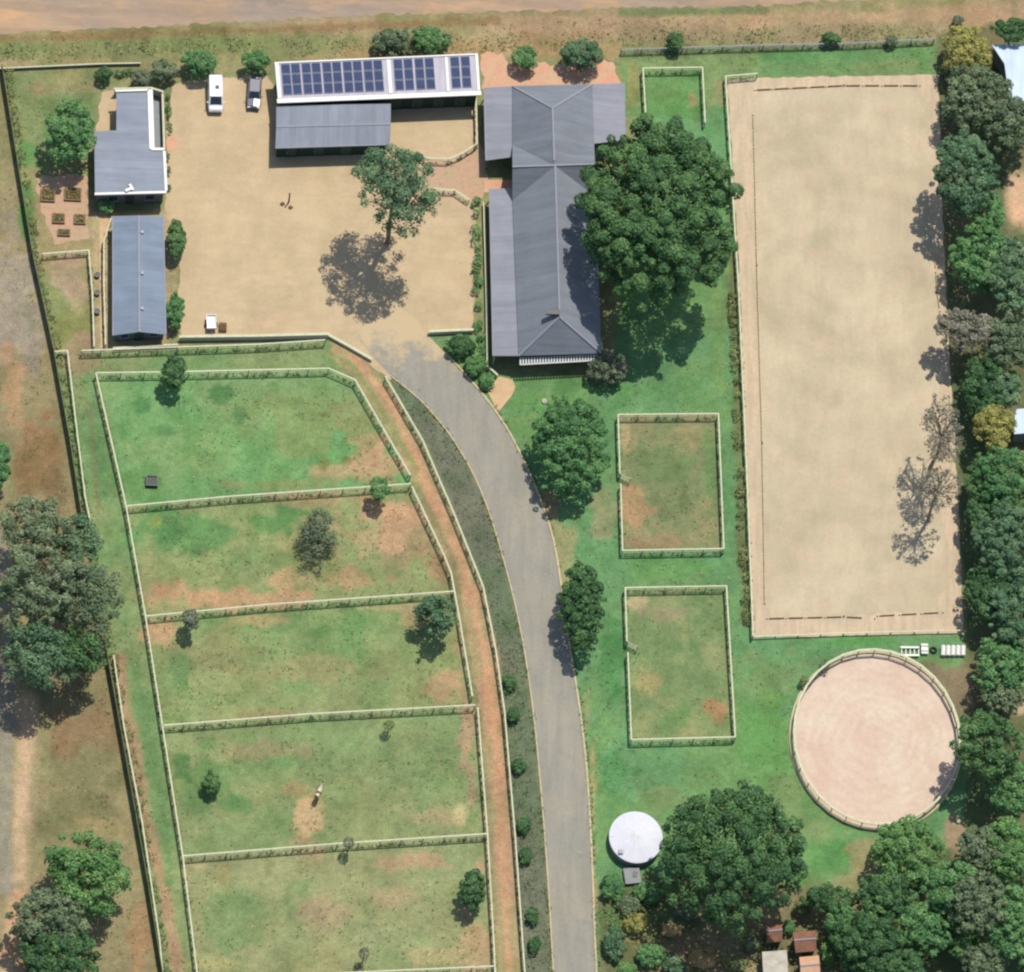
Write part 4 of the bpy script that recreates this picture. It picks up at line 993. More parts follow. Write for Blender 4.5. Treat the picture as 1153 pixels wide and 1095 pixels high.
def posts(pts, h, root, n=6, wd=0.12, mat='white', name='verandah_post'):
    a = P2(pts[0][0], pts[0][1], h); c = P2(pts[1][0], pts[1][1], h)
    for k in range(n):
        q = a+(c-a)*(k+0.04)/(n-0.92); b = MB(); b.box(q+Vector((0, 0, h/2-0.06)), (wd, wd, h-0.12)); b.build(name, M[mat], root)

# ---- main house
ze, zr, zv, zi = 3.15, 5.95, 2.5, 3.02
hs = thing('house', 'long grey-roofed farmhouse with hipped roofs and verandahs beside the big tree', 'house', P2(622, 260, 3))
roofpart('roof', [
    [(577,97,ze),(667,95,ze),(622,122,zr)],
    [(577,97,ze),(622,122,zr),(624,181,zr),(577,163,ze)],
    [(667,95,ze),(669,161,ze),(624,181,zr),(622,122,zr)],
    [(577,163,ze),(624,181,zr),(625,187,zr),(577,188,zr)],
    [(669,161,ze),(670,185,zr),(625,187,zr),(624,181,zr)],
    [(577,188,zr),(625,187,zr),(577,226,ze)],
    [(670,185,zr),(671,222,ze),(625,187,zr)],
    [(577,226,ze),(625,187,zr),(630,357,zr),(584,401,ze)],
    [(671,222,ze),(677,398,ze),(630,357,zr),(625,187,zr)],
    [(584,401,ze),(630,357,zr),(677,398,ze)]], M['roofhouse'], hs)
rc = MB()
for a, c in (((622,122,zr),(624,181,zr)), ((577,188,zr),(670,185,zr)), ((625,187,zr),(630,357,zr)), ((577,97,ze),(622,122,zr)), ((667,95,ze),(622,122,zr)), ((584,401,ze),(630,357,zr)), ((677,398,ze),(630,357,zr))):
    rc.beam(pw(*a)+Vector((0, 0, 0.03)), pw(*c)+Vector((0, 0, 0.03)), 0.2, 0.06)
rc.build('ridge_cap', M['ridge'], hs)
roofpart('verandah_roof', [[(545,99,zv),(577,97,zi),(578,177,zi),(547,181,zv)]], M['roofver'], hs, 0.07)
roofpart('verandah_roof', [[(667,95,zi),(703,94,zv),(704,158,zv),(669,162,zi)]], M['roofver'], hs, 0.07)
roofpart('verandah_roof', [[(551,213,zv),(577,212,zi),(584,401,zi),(555,401,zv)]], M['roofver'], hs, 0.07)
gutter('gutter', [(545,99,zv),(547,181,zv)], hs); gutter('gutter', [(551,213,zv),(555,401,zv)], hs); gutter('gutter', [(703,94,zv),(704,158,zv)], hs)
nb = inset([P2(577,97,ze), P2(667,95,ze), P2(670,222,ze), P2(577,226,ze)], 0.25)
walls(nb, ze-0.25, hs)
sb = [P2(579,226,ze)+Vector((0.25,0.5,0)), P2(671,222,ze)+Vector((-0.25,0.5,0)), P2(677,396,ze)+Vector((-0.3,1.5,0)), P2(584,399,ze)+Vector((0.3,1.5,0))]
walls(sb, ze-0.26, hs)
for a, c in (((577,163,ze),(577,188,zr)), ((669,161,ze),(670,185,zr))):      # gable triangles of the cross roof
    p0 = pw(*a); p1 = pw(*c); sgn = 1 if a[0] < 600 else -1
    p2 = pw(577, 226, ze) if sgn > 0 else pw(671, 222, ze)
    b = MB(); off = Vector((0.12*sgn, 0, -0.12)); th = Vector((0.15*sgn, 0, 0))
    vs = [p0+off, p1+off+Vector((0, 0, -0.1)), p2+off]; vs += [v_+th for v_ in vs]
    b.add(vs, [(0,1,2),(3,5,4),(0,3,4,1),(1,4,5,2),(2,5,3,0)]); b.build('gable_wall', M['cream'], hs)
for t, k in ((0.1,'window'),(0.3,'window'),(0.5,'door'),(0.7,'window'),(0.9,'window')):
    put_opening(sb, 3, t, 1.2 if k == 'window' else 0.95, 0.9 if k == 'window' else 0.03, 2.1, hs, k)
for t in (0.2, 0.8): put_opening(sb, 2, t, 1.4, 0.8, 2.1, hs)
put_opening(sb, 2, 0.5, 1.5, 0.03, 2.15, hs, 'door')
put_opening(nb, 0, 0.3, 1.3, 0.9, 2.1, hs); put_opening(nb, 0, 0.7, 1.3, 0.9, 2.1, hs); put_opening(nb, 3, 0.75, 1.3, 0.9, 2.1, hs); put_opening(nb, 3, 0.12, 1.0, 0.03, 2.1, hs, 'door')
for t in (0.2, 0.4, 0.6, 0.8): put_opening(sb, 1, t, 1.2, 0.9, 2.1, hs)
posts([(547,100),(549,180)], zv, hs, 5, mat='plum'); posts([(553,214),(557,400)], zv, hs, 9); posts([(702,95),(703,157)], zv, hs, 4); posts([(587,399),(674,397)], ze-0.05, hs, 5, mat='plum')
b = MB(); q = pw(622, 353, zr); b.box(q+Vector((0, 0, 0.12)), (1.5, 0.5, 0.35)); b.box(q+Vector((0, 0, 0.33)), (1.7, 0.65, 0.06)); b.build('ridge_ventilator', M['darkmetal'], hs, bevel=0.02)
b = MB(); q = pw(655, 80, 3.2); 
# white slatted awning along the south verandah
b = MB()
for k in range(28):
    t = k/27; a = P(586+t*86, 403-4*t, 2.65); c = P(586+t*86, 411-5*t, 2.35); b.beam(a, c, 0.17, 0.04)
b.build('slatted_awning', M['whiteroof'], hs)
b = MB(); b.beam(P(585, 411, 2.30), P(674, 406, 2.30), 0.12, 0.08); b.build('awning_beam', M['whiteroof'], hs)

# ---- solar stable block
zh, zl = 3.8, 3.4
st = thing('stable_block', 'stable roof covered with rows of dark solar panels and edged in white', 'stable', P2(425, 95, 3.5))
TL, TR, BR_, BL = (309,71,zh), (538,61,zh), (541,107,zl), (313,116,zl)
roofpart('roof', [[TL, TR, BR_, BL]], M['panelroof'], st, 0.1)
def rq(u, v, dz=0.0):
    a = pw(*TL)*(1-u)*(1-v)+pw(*TR)*u*(1-v)+pw(*BR_)*u*v+pw(*BL)*(1-u)*v; a.z += dz; return a
def rbeam(u0, v0, u1, v1, wd, name='white_edging', h=0.14):
    b = MB(); b.beam(rq(u0, v0, 0.05), rq(u1, v1, 0.05), wd, h); b.build(name, M['whiteroof'], st)
rbeam(-0.004, 0.965, 1.004, 0.965, 0.55); rbeam(0.0, 0.012, 1.0, 0.012, 0.18); rbeam(0.010, 0.0, 0.010, 0.90, 0.42); rbeam(0.993, 0.0, 0.993, 0.90, 0.32); rbeam(0.558, 0.05, 0.558, 0.89, 0.42); rbeam(0.842, 0.05, 0.842, 0.89, 0.30)
us = [0.052+0.0485*k+0.004*(k//2) for k in range(10)]+[0.604+0.050*k+0.004*(k//2) for k in range(4)]+[0.884, 0.936]
for u in us:
    for v_ in (0.175, 0.435, 0.695):
        c0 = rq(u, v_, 0.09); ux = (rq(u+0.01, v_)-rq(u, v_)).normalized(); vy = (rq(u, v_+0.01)-rq(u, v_)).normalized(); nz = ux.cross(vy); nz = nz if nz.z > 0 else -nz
        vy = nz.cross(ux); mt = Matrix((ux, vy, nz)).transposed()
        b = MB(); b.box(c0, (1.06, 1.24, 0.04), mat=mt); f = b.build('solar_panel', M['alu'], st)
        b = MB(); b.box(c0+nz*0.022, (0.98, 1.16, 0.012), mat=mt); b.build('cells', M['solar'], f)
sp_ = [P2(312,74,zh), P2(536,64,zh), P2(539,105,zl), P2(315,113,zl)]
sp_ = inset(sp_, 0.15); walls(sp_, 3.25, st, 'darkwall')
for t in (0.08, 0.19, 0.30, 0.41): put_opening(sp_, 2, t, 1.3, 0.03, 2.3, st, 'door')

# lean-to in front of it
zt, zm, zb = 2.95, 3.15, 2.85
lt = thing('stable_wing', 'plain grey double-pitched roof directly below the solar roof', 'stable', P2(375, 143, 3))
roofpart('roof', [[(311,119,zt),(440,117,zt),(440,140,zm),(311,143,zm)], [(311,143,zm),(440,140,zm),(439,163,zb),(310,167,zb)]], M['roofgrey'], lt, 0.09)
b = MB(); b.beam(pw(311,143,zm)+Vector((0,0,0.03)), pw(440,140,zm)+Vector((0,0,0.03)), 0.2, 0.06); b.build('ridge_cap', M['ridge'], lt)
gutter('gutter', [(310,167,zb),(439,163,zb)], lt)
lw = [P2(312,121,zt), P2(439,119,zt), P2(438,161,zb), P2(311,165,zb)]; lw = inset(lw, 0.15); walls(lw, 2.70, lt, 'darkwall')
for t in (0.12, 0.37, 0.62, 0.87): put_opening(lw, 2, t, 1.2, 0.03, 2.2, lt, 'door')

gb = P2(314,186,0)
# ---- flat-roofed cottage
zc = 3.0
ct = thing('cottage', 'L-shaped cottage with flat blue-grey roof and white edges', 'cottage', P2(145, 160, 3))
cp = [(131,105),(166,104),(168,167),(184,169),(187,216),(107,219),(106,148),(131,147)]
roofpart('roof', [[(x, y, zc) for x, y in cp]], M['roofgreyx'], ct, 0.12)
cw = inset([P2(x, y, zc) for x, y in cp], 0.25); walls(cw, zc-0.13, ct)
def fascia(pts, wd, name='white_parapet', z=zc, h=0.22):
    b = MB()
    for i in range(len(pts)-1):
        a = pw(pts[i][0], pts[i][1], z); c = pw(pts[i+1][0], pts[i+1][1], z); d = (c-a).normalized()
        b.beam(a+Vector((0, 0, 0.02))-d*wd*0.5, c+Vector((0, 0, 0.02))+d*wd*0.5, wd, h+0.004*(i % 2))
    b.build(name, M['whiteroof'], ct)
fascia([(131,103),(166,102)], 0.25); fascia([(169,104),(171,166)], 0.60); fascia([(172,168.5),(183,168.5)], 0.32, z=zc+0.002); fascia([(185,172),(187,214)], 0.32); fascia([(108,219),(186,217)], 0.28, z=zc+0.003)
b = MB(); b.box(pw(145, 214, zc+0.2), (0.9, 0.35, 0.4), R(30)); b.box(pw(148, 211, zc+0.3), (0.3, 0.9, 0.12), R(30)); b.build('chimney_vent', M['whiteroof'], ct, bevel=0.02)
put_opening(cw, 4, 0.2, 1.2, 0.9, 2.1, ct); put_opening(cw, 4, 0.75, 1.2, 0.9, 2.1, ct); put_opening(cw, 4, 0.5, 0.95, 0.03, 2.1, ct, 'door'); put_opening(cw, 3, 0.5, 1.2, 0.9, 2.1, ct); put_opening(cw, 7, 0.5, 1.1, 0.9, 2.1, ct)
# ---- long shed
shd = thing('long_shed', 'long narrow blue-grey roofed shed below the cottage', 'shed', P2(156, 310, 2))
z0s, z1s = 2.1, 2.75
roofpart('roof', [[(127,244,z0s),(156,243,z1s),(157,374,z1s),(127,378,z0s)], [(156,243,z1s),(184,244,z0s),(187,377,z0s),(157,374,z1s)]], M['roofblue2'] if 'roofblue2' in M else roof_mat('blue_grey_shed_roof', C(126,139,154), R(90), rough=0.75), shd, 0.09)
b = MB(); b.beam(pw(156,243,z1s)+Vector((0,0,0.03)), pw(157,374,z1s)+Vector((0,0,0.03)), 0.24, 0.06); b.build('ridge_cap', M['ridge'], shd)
for y in (262, 308, 348):
    b = MB(); b.box(pw(160, y, z1s-0.05)+Vector((0, 0, 0.08)), (0.35, 0.35, 0.22)); b.build('roof_vent', M['alu'], shd, bevel=0.02)
gutter('gutter', [(127,244,z0s),(127,378,z0s)], shd); gutter('gutter', [(184,244,z0s),(187,377,z0s)], shd)
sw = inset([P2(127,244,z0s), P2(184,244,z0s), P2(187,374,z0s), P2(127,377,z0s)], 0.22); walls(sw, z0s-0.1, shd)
put_opening(sw, 2, 0.5, 1.0, 0.03, 1.95, shd, 'door'); put_opening(sw, 2, 0.2, 1.0, 0.9, 1.8, shd); put_opening(sw, 2, 0.8, 1.0, 0.9, 1.8, shd)
for t in (0.2, 0.5, 0.8): put_opening(sw, 3, t, 1.0, 0.9, 1.8, shd)
# ---- neighbours' buildings at the right edge and bottom
def small_roof(label, pts, z, mat, name='shed', ridge=None, wallmat='cream', cat='shed', eave=0.15):
    c = P2(sum(p[0] for p in pts)/len(pts), sum(p[1] for p in pts)/len(pts), z)
    r_ = thing(name, label, cat, c)
    if ridge:
        (p0, p1) = ridge; zz = z+0.5
        roofpart('roof', [[(*pts[0], z),(*pts[1], z),(*p1, zz),(*p0, zz)], [(*p0, zz),(*p1, zz),(*pts[2], z),(*pts[3], z)]], mat, r_)
        b = MB(); b.beam(pw(*p0, zz)+Vector((0,0,0.03)), pw(*p1, zz)+Vector((0,0,0.03)), 0.16, 0.05); b.build('ridge_cap', M['ridge'], r_)
    else: roofpart('roof', [[(*p, z) for p in pts]], mat, r_)
    wl = inset([P2(*p, z) for p in pts], eave); walls(wl, z-0.12, r_, wallmat)
    put_opening(wl, len(pts)-2 if len(pts) == 4 else 2, 0.5, 0.8, 0.03, min(1.9, z-0.2), r_, 'door')
    return r_
small_roof('pale blue roofed building at the top right edge', [(1117,51),(1143,50),(1180,52),(1180,114),(1137,116),(1131,72)], 2.9, M['roofblue'], 'neighbour_house', cat='house')
small_roof('small pale blue roof at the right edge halfway down', [(1143,461),(1180,458),(1180,486),(1142,489)], 2.6, M['roofblue'], 'neighbour_shed')
small_roof('small dark terracotta roof in the bottom garden', [(893,1050),(918,1048),(919,1071),(896,1073)], 2.0, M['tile'], 'garden_shed', ridge=((894,1059),(919,1057)))
small_roof('smallest terracotta roof left of the dark one', [(863,1042),(880,1040),(881,1060),(864,1062)], 1.9, M['tile'], 'garden_shed', ridge=((863,1049),(881,1047)))
small_roof('orange roof on the bottom edge', [(900,1078),(922,1076),(924,1104),(902,1106)], 2.0, M['terra'], 'garden_shed', ridge=((901,1088),(923,1086)))
small_roof('off-white roof on the bottom edge beside the terracotta roofs', [(858,1072),(886,1070),(888,1104),(860,1106)], 2.0, M['stone'], 'garden_shed')

# ------------------------------------------------------------------ tank and slab
tc = P2(716, 943, 1.25); tk = thing('water_tank', 'round white-roofed water tank by the driveway', 'water tank', tc)
b = MB(); b.lathe(tc, [(2.88, 0), (2.88, 1.2)], 64, 1.05); b.build('tank_wall', M['tankwall'], tk, smooth=True)
b = MB(); b.lathe(tc, [(2.94, 1.12), (2.97, 1.25), (2.8, 1.29), (1.5, 1.50), (0.05, 1.62), (0.0, 1.62)], 64, 1.05); b.build('tank_roof', M['tankroof'], tk, smooth=False)
b = MB()
for k in range(12):
    a = 2*math.pi*k/12; b.beam(tc+Vector((0.2*math.cos(a), 0.2*math.sin(a), 1.63)), tc+Vector((2.86*math.cos(a), 3.0*math.sin(a), 1.30)), 0.05, 0.05)
b.build('roof_ribs', M['whiteroof'], tk)
b = MB(); b.box(tc+Vector((-1.7, -1.9, 1.50)), (0.5, 0.5, 0.14)); b.build('hatch', M['alu'], tk, bevel=0.02)
pc2 = P2(712, 986, 0.5); pu = thing('pump_house', 'small grey concrete pump box with a dark hatch under the white tank', 'pump box', pc2)
b = MB(); b.box(pc2+Vector((0, 0, 0.25)), (1.8, 1.9, 0.5), R(8)); b.build('concrete_box', M['slab'], pu, bevel=0.04)
b = MB(); b.box(pc2+Vector((0.3, 0.15, 0.53)), (0.45, 0.7, 0.06), R(-15)); b.build('hatch', M['darkmetal'], pu, bevel=0.01)

# ------------------------------------------------------------------ vehicles
def quad_on(f, u0, u1, v0, v1, off):
    a, b_, c, d = [Vector(q) for q in f]
    g = lambda u, v: a*(1-u)*(1-v)+b_*u*(1-v)+c*u*v+d*(1-u)*v
    n_ = (b_-a).cross(d-a).normalized(); return [g(u0, v0)+n_*off, g(u1, v0)+n_*off, g(u1, v1)+n_*off, g(u0, v1)+n_*off], n_
def vehicle(name, label, cat, px, py, z, ang, length, width, paint, van):
    loc = P2(px, py, z); root = thing(name, label, cat, (0, 0, 0)); hw = width/2; hl = length/2
    # front is -y
    if van: secs = [(-hl,0.80,0.45,0.80),(-hl+0.15,0.92,0.35,0.95),(-hl+0.8,1.0,0.32,1.15),(hl-0.1,1.0,0.32,1.2),(hl,0.94,0.4,1.15)]; cb=(-hl+0.55,hl-0.05,1.12); ctp=(-hl+1.35,hl-0.18,1.95)
    else:   secs = [(-hl,0.78,0.42,0.66),(-hl+0.15,0.92,0.3,0.80),(-hl+1.1,1.0,0.28,0.92),(hl-0.2,0.98,0.28,1.0),(hl,0.86,0.40,0.92)]; cb=(-hl+1.0,hl-0.12,0.90); ctp=(-hl+1.75,hl-0.65,1.45)
    b = MB(); rings = []
    for y, s, zb_, zt_ in secs:
        x = hw*s; rings.append([(-x*0.92,y,zb_),(-x,y,zb_+0.12),(-x,y,zt_-0.15),(-x*0.90,y,zt_),(0,y,zt_+0.04),(x*0.90,y,zt_),(x,y,zt_-0.15),(x,y,zb_+0.12),(x*0.92,y,zb_)])
    n_ = 9; vs = [v for r in rings for v in r]; fs = []
    for i in range(len(rings)-1):
        for k in range(n_): fs.append((i*n_+k, i*n_+(k+1) % n_, (i+1)*n_+(k+1) % n_, (i+1)*n_+k))
    fs += [tuple(range(n_)), tuple((len(rings)-1)*n_+k for k in range(n_))]; b.add(vs, fs)
    xb = hw*0.93; xt = hw*(0.84 if van else 0.72)
    B4 = [(-xb,cb[0],cb[2]),(xb,cb[0],cb[2]),(xb,cb[1],cb[2]),(-xb,cb[1],cb[2])]; T4 = [(-xt,ctp[0],ctp[2]),(xt,ctp[0],ctp[2]),(xt,ctp[1],ctp[2]),(-xt,ctp[1],ctp[2])]
    b.add(B4+T4, [(0,1,5,4),(1,2,6,5),(2,3,7,6),(3,0,4,7),(4,5,6,7),(0,3,2,1)])
    b.build('body', paint, root, bevel=0.05, smooth=False)
    def pane(nm, f, u0, u1, v0, v1):
        q, nn = quad_on(f, u0, u1, v0, v1, 0.012); bb = MB(); bb.add(q+[Vector(p)-nn*0.03 for p in q], [(0,1,2,3),(4,7,6,5),(0,4,5,1),(1,5,6,2),(2,6,7,3),(3,7,4,0)]); bb.build(nm, M['carglass'], root)
    pane('windscreen', [B4[0],B4[1],T4[1],T4[0]], 0.08, 0.92, 0.10, 0.92)
    pane('rear_window', [B4[2],B4[3],T4[3],T4[2]], 0.12, 0.88, 0.35, 0.88)
    e = 0.42 if van else 0.88
    for f in ([B4[1],B4[2],T4[2],T4[1]],): 
        pane('side_window', f, 0.10, 0.45 if not van else 0.38, 0.22, 0.86)
        if not van: pane('side_window', f, 0.50, 0.88, 0.22, 0.86)
    for f in ([B4[3],B4[0],T4[0],T4[3]],):
        pane('side_window', f, 0.55 if not van else 0.62, 0.90, 0.22, 0.86)
        if not van: pane('side_window', f, 0.12, 0.50, 0.22, 0.86)
    for sx in (-1, 1):
        for y in (-hl+0.8, hl-0.8):
            bb = MB(); bb.tube([(sx*(hw-0.20), y, 0.32), (sx*(hw+0.005), y, 0.32)], [0.32, 0.32], 20); wh = bb.build('wheel', M['rubber'], root)
            bb = MB(); bb.tube([(sx*(hw-0.02), y, 0.32), (sx*(hw+0.015), y, 0.32)], [0.2, 0.2], 14); bb.build('rim', M['rim'], wh)
        bb = MB(); bb.box((sx*hw*0.68, -hl+0.03, 0.68), (0.32, 0.1, 0.16)); bb.build('headlight', M['lampw'], root, bevel=0.02)
        bb = MB(); bb.box((sx*hw*0.75, hl-0.02, 0.82), (0.22, 0.08, 0.2)); bb.build('tail_light', M['lampr'], root, bevel=0.02)
        bb = MB(); bb.box((sx*(hw+0.08), cb[0]+0.35, cb[2]+0.1), (0.2, 0.1, 0.14)); bb.build('wing_mirror', paint, root, bevel=0.02)
    if van:
        bb = MB(); bb.box((0.15, 0.35, 1.99), (0.45, 0.45, 0.09)); bb.build('roof_vent', M['darkmetal'], root, bevel=0.02)
    root.location = loc; root.rotation_euler.z = R(ang)
vehicle('parked_van', 'white van parked nose out at the top of the sandy yard', 'van', 243, 103, 1.6, 2, 4.3, 1.75, M['paintwhite'], True)
vehicle('parked_car', 'blue-grey car parked at the top of the yard beside the stable roof', 'car', 286.5, 103, 1.0, -2, 4.0, 1.6, M['paintgrey'], False)
# trailer and crate at the south edge of the yard
q = P2(238, 364, 0.6); tr = thing('garden_trailer', 'small white trailer at the south edge of the sandy yard', 'trailer', q)
b = MB(); b.box(q+Vector((0, 0.1, 0.55)), (1.05, 1.7, 0.06), R(4)); 
for sx in (-1, 1): b.box(q+Vector((sx*0.52, 0.1, 0.72)), (0.04, 1.7, 0.32), R(4))
for sy in (-1, 1): b.box(q+Vector((0, 0.1+sy*0.85, 0.72)), (1.08, 0.04, 0.32), R(4))
b.build('tub', M['paintwhite'], tr)
b = MB(); b.beam(q+Vector((0, -0.7, 0.5)), q+Vector((0.1, -1.4, 0.4)), 0.07, 0.07); b.build('drawbar', M['darkmetal'], tr)
for sx in (-1, 1):
    b = MB(); b.tube([q+Vector((sx*0.58, 0, 0.28)), q+Vector((sx*0.72, 0, 0.28))], [0.27, 0.27], 16); b.build('wheel', M['rubber'], tr)
b = MB(); q = P2(251, 368, 0.4)
for k in range(5): b.box(q+Vector((0, -0.42+k*0.21, 0.42)), (0.85, 0.17, 0.04))
for k in range(3):
    for sx in (-1, 1): b.box(q+Vector((sx*0.41, 0, 0.08+k*0.14)), (0.03, 0.98, 0.10))
for sx in (-1, 0, 1): b.box(q+Vector((sx*0.36, 0, 0.2)), (0.08, 0.9, 0.39))
tag(b.build('wooden_crate', M['wood'], None, origin=q), 'low grey-brown crate right of the small white trailer', 'crate')
# tie post in the yard, and brown lumps standing in for pieces of its shadow
q = P2(325, 228, 0); tp = thing('tie_post', 'thin brown tie post standing alone in the open yard', 'post', q)
b = MB(); b.tube([q+Vector((0, 0, -0.1)), q+Vector((0.02, 0.02, 1.0)), q+Vector((0, 0.05, 1.9))], [0.10, 0.09, 0.08], 10); b.build('post_shaft', M['wood'], tp)
b = MB(); b.tube([q+Vector((0, 0.05, 1.88)), q+Vector((0, 0.05, 1.97))], [0.12, 0.10], 10); b.build('post_cap', M['wood'], tp)
for k, (x, y, lab) in enumerate([(318,230,'brown lump standing in for a shadow piece left of the tie post foot'), (327,234,'brown lump standing in for a shadow piece below the tie post foot')]):
    q = P2(x, y); b = MB(); rr = random.Random(k)
    b.lathe((0, 0, 0), [(0.22, 0), (0.26, 0.07), (0.2, 0.16), (0.08, 0.22), (0.0, 0.23)], 9)
    b.v = [(v[0]*(1+rr.uniform(-0.25, 0.25)), v[1]*(1+rr.uniform(-0.25, 0.25)), v[2]) for v in b.v]
    o = b.build('shadow_lump', M['shadowlump'], None); o.location = q; tag(o, lab, 'shadow_lump')
q = P2(613, 452, 0.1); b = MB(); b.lathe(q, [(0.0,0.0),(0.30, 0), (0.34, 0.10), (0.3, 0.2), (0.12, 0.26), (0.0, 0.27)], 14, 1.1)
tag(b.build('garden_stone', M['stone'], None, origin=q), 'small pale stone on the lawn south of the house', 'stone')
q = P2(1079, 925, 0.1); b = MB(); b.lathe(q, [(0.0,0.0),(0.25, 0), (0.3, 0.12), (0.25, 0.28), (0.1, 0.36), (0.0, 0.37)], 10, 1.1)
tag(b.build('garden_stone', M['stone'], None, origin=q), 'pale stone on the brown patch below the round pen', 'stone')
# trough
q = P2(171, 542, 0.3); tg = thing('water_trough', 'dark square water trough in the top paddock', 'water trough', q)
b = MB()
for sx, sy, lx, ly in ((-1,0,0.12,1.2),(1,0,0.12,1.2),(0,-1,1.32,0.12),(0,1,1.32,0.12)): b.box(q+Vector((sx*0.6, sy*0.6, 0.25)), (lx+0.002*abs(sy), ly, 0.5+0.01*abs(sx)), 0)
b.box(q+Vector((0, 0, 0.05)), (1.1, 1.1, 0.1)); b.build('basin', M['darkmetal'], tg)
b = MB(); b.box(q+Vector((0, 0, 0.36)), (1.07, 1.07, 0.02)); b.build('water_surface', M['water'], tg)
# raised beds
for i, (x, y, wd, dp, lab) in enumerate([(54,220,1.5,1.5,'square raised bed nearest the boundary fence, upper row'), (82,219,1.8,1.5,'wider raised bed under the dark tree, upper row'), (66,246,1.3,1.1,'raised bed in the middle row'), (90,247,1.2,1.1,'raised bed in the middle row next to the cottage corner'), (72,262,1.3,0.7,'narrow raised bed in the lowest row')]):
    q = P2(x, y, 0.2); r_ = thing('raised_bed', 'brick-edged '+lab, 'raised bed', q, 'raised vegetable beds')
    b = MB()
    for s in (-1, 1):
        b.box(q+Vector((s*wd/2, 0, 0.15)), (0.14, dp+0.14, 0.30)); b.box(q+Vector((0, s*dp/2, 0.15)), (wd-0.14, 0.14, 0.298))
    b.build('edging', M['bedbrick'], r_); b = MB(); b.box(q+Vector((0, 0, 0.12)), (wd-0.12, dp-0.12, 0.24)); b.build('soil', M['soil'], r_)
    rng = np.random.RandomState(40+i); n = 260; p = np.stack([rng.uniform(-wd/2+0.15, wd/2-0.15, n), rng.uniform(-dp/2+0.15, dp/2-0.15, n), rng.uniform(0.25, 0.42, n)], -1)+np.array(q)
    ok = np.sin(p[:, 0]*9+i)+np.sin(p[:, 1]*7) > -0.2; p = p[ok]; nr = rng.normal(size=p.shape)+np.array([0, 0, 1.5]); nr /= np.linalg.norm(nr, axis=1)[:, None]
    leaf_object('vegetables', r_, L['weed'], p, nr, np.full(len(p), 0.14), rng.rand(len(p)), rng, tuple(q))
for i, y in enumerate((310, 330, 351)):
    q = P2(109.5, y, 0.3); nm = ['upper','middle','lower'][i]
    b = MB(); b.lathe(q, [(0.0,0.0),(0.26, 0), (0.34, 0.4), (0.30, 0.4), (0.28, 0.34), (0.0, 0.34)], 16)
    tag(b.build('planter', M['darkmetal'], None, origin=q), '%s of the three dark tubs between the two fences west of the long shed' % nm, 'tub', 'dark tubs beside the long shed')
# ------------------------------------------------------------------ white barrels and jump frames above the round pen
for k in range(5):
    x = 1062+k*5.6; q = P2(x, 733, 0.3); rt = thing('barrel', '%s white barrel from the left, lying above the round pen' % ['first','second','third','fourth','fifth'][k], 'barrel', q, 'white barrels above the round pen')
    L_ = 0.62; b = MB(); ys = [-L_, -L_+0.03, -0.25, -0.22, -0.19, 0.19, 0.22, 0.25, L_-0.03, L_]; rs_ = [0.24, 0.27, 0.27, 0.285, 0.27, 0.27, 0.285, 0.27, 0.27, 0.24]
    b.tube([q+Vector((0.06*y_, y_, 0.28)) for y_ in ys], rs_, 18); b.build('drum', M['whiteroof'], rt, smooth=False)
    b = MB(); b.tube([q+Vector((-0.06*L_, -L_-0.004, 0.38)), q+Vector((-0.06*L_, -L_-0.03, 0.38))], [0.05, 0.05], 10); b.build('bung', M['darkmetal'], rt)
q = P2(1051, 732, 0.2); b = MB(); pr = [(0.22, 0.0), (0.38, 0.02), (0.44, 0.12), (0.38, 0.22), (0.22, 0.24), (0.20, 0.12), (0.22, 0.0)]; b.lathe(q, pr, 24)
tag(b.build('tyre', M['rubber'], None, origin=q), 'dark tyre lying between the white frame and the white barrels', 'tyre')
q = P2(1041, 731, 0.3); rt = thing('jump_block', 'white jump block beside the dark tyre', 'jump block', q); b = MB(); b.box(q+Vector((0, 0, 0.22)), (0.8, 1.25, 0.44)); b.build('block_body', M['whiteroof'], rt, bevel=0.05)
b = MB(); b.beam(q+Vector((-0.42, 0.3, 0.5)), q+Vector((0.42, 0.3, 0.5)), 0.1, 0.1); b.beam(q+Vector((-0.42, -0.3, 0.5)), q+Vector((0.42, -0.3, 0.5)), 0.1, 0.1); b.build('pole_cup', M['white'], rt)
q = P2(1025, 733, 0.3); rt = thing('jump_ladder', 'white ladder-like jump frame at the left end of the row above the round pen', 'jump', q)
for sy in (-0.62, 0.35):
    b = MB(); b.beam(q+Vector((-1.1, sy, 0.35)), q+Vector((1.0, sy+0.08, 0.35)), 0.22, 0.10); b.build('side_rail', M['whiteroof'], rt)
for k in range(5):
    b = MB(); x = -1.0+k*0.48; b.beam(q+Vector((x, -0.72, 0.2)), q+Vector((x+0.05, 0.55, 0.2)), 0.10, 0.10); b.build('rung', M['whiteroof'], rt)
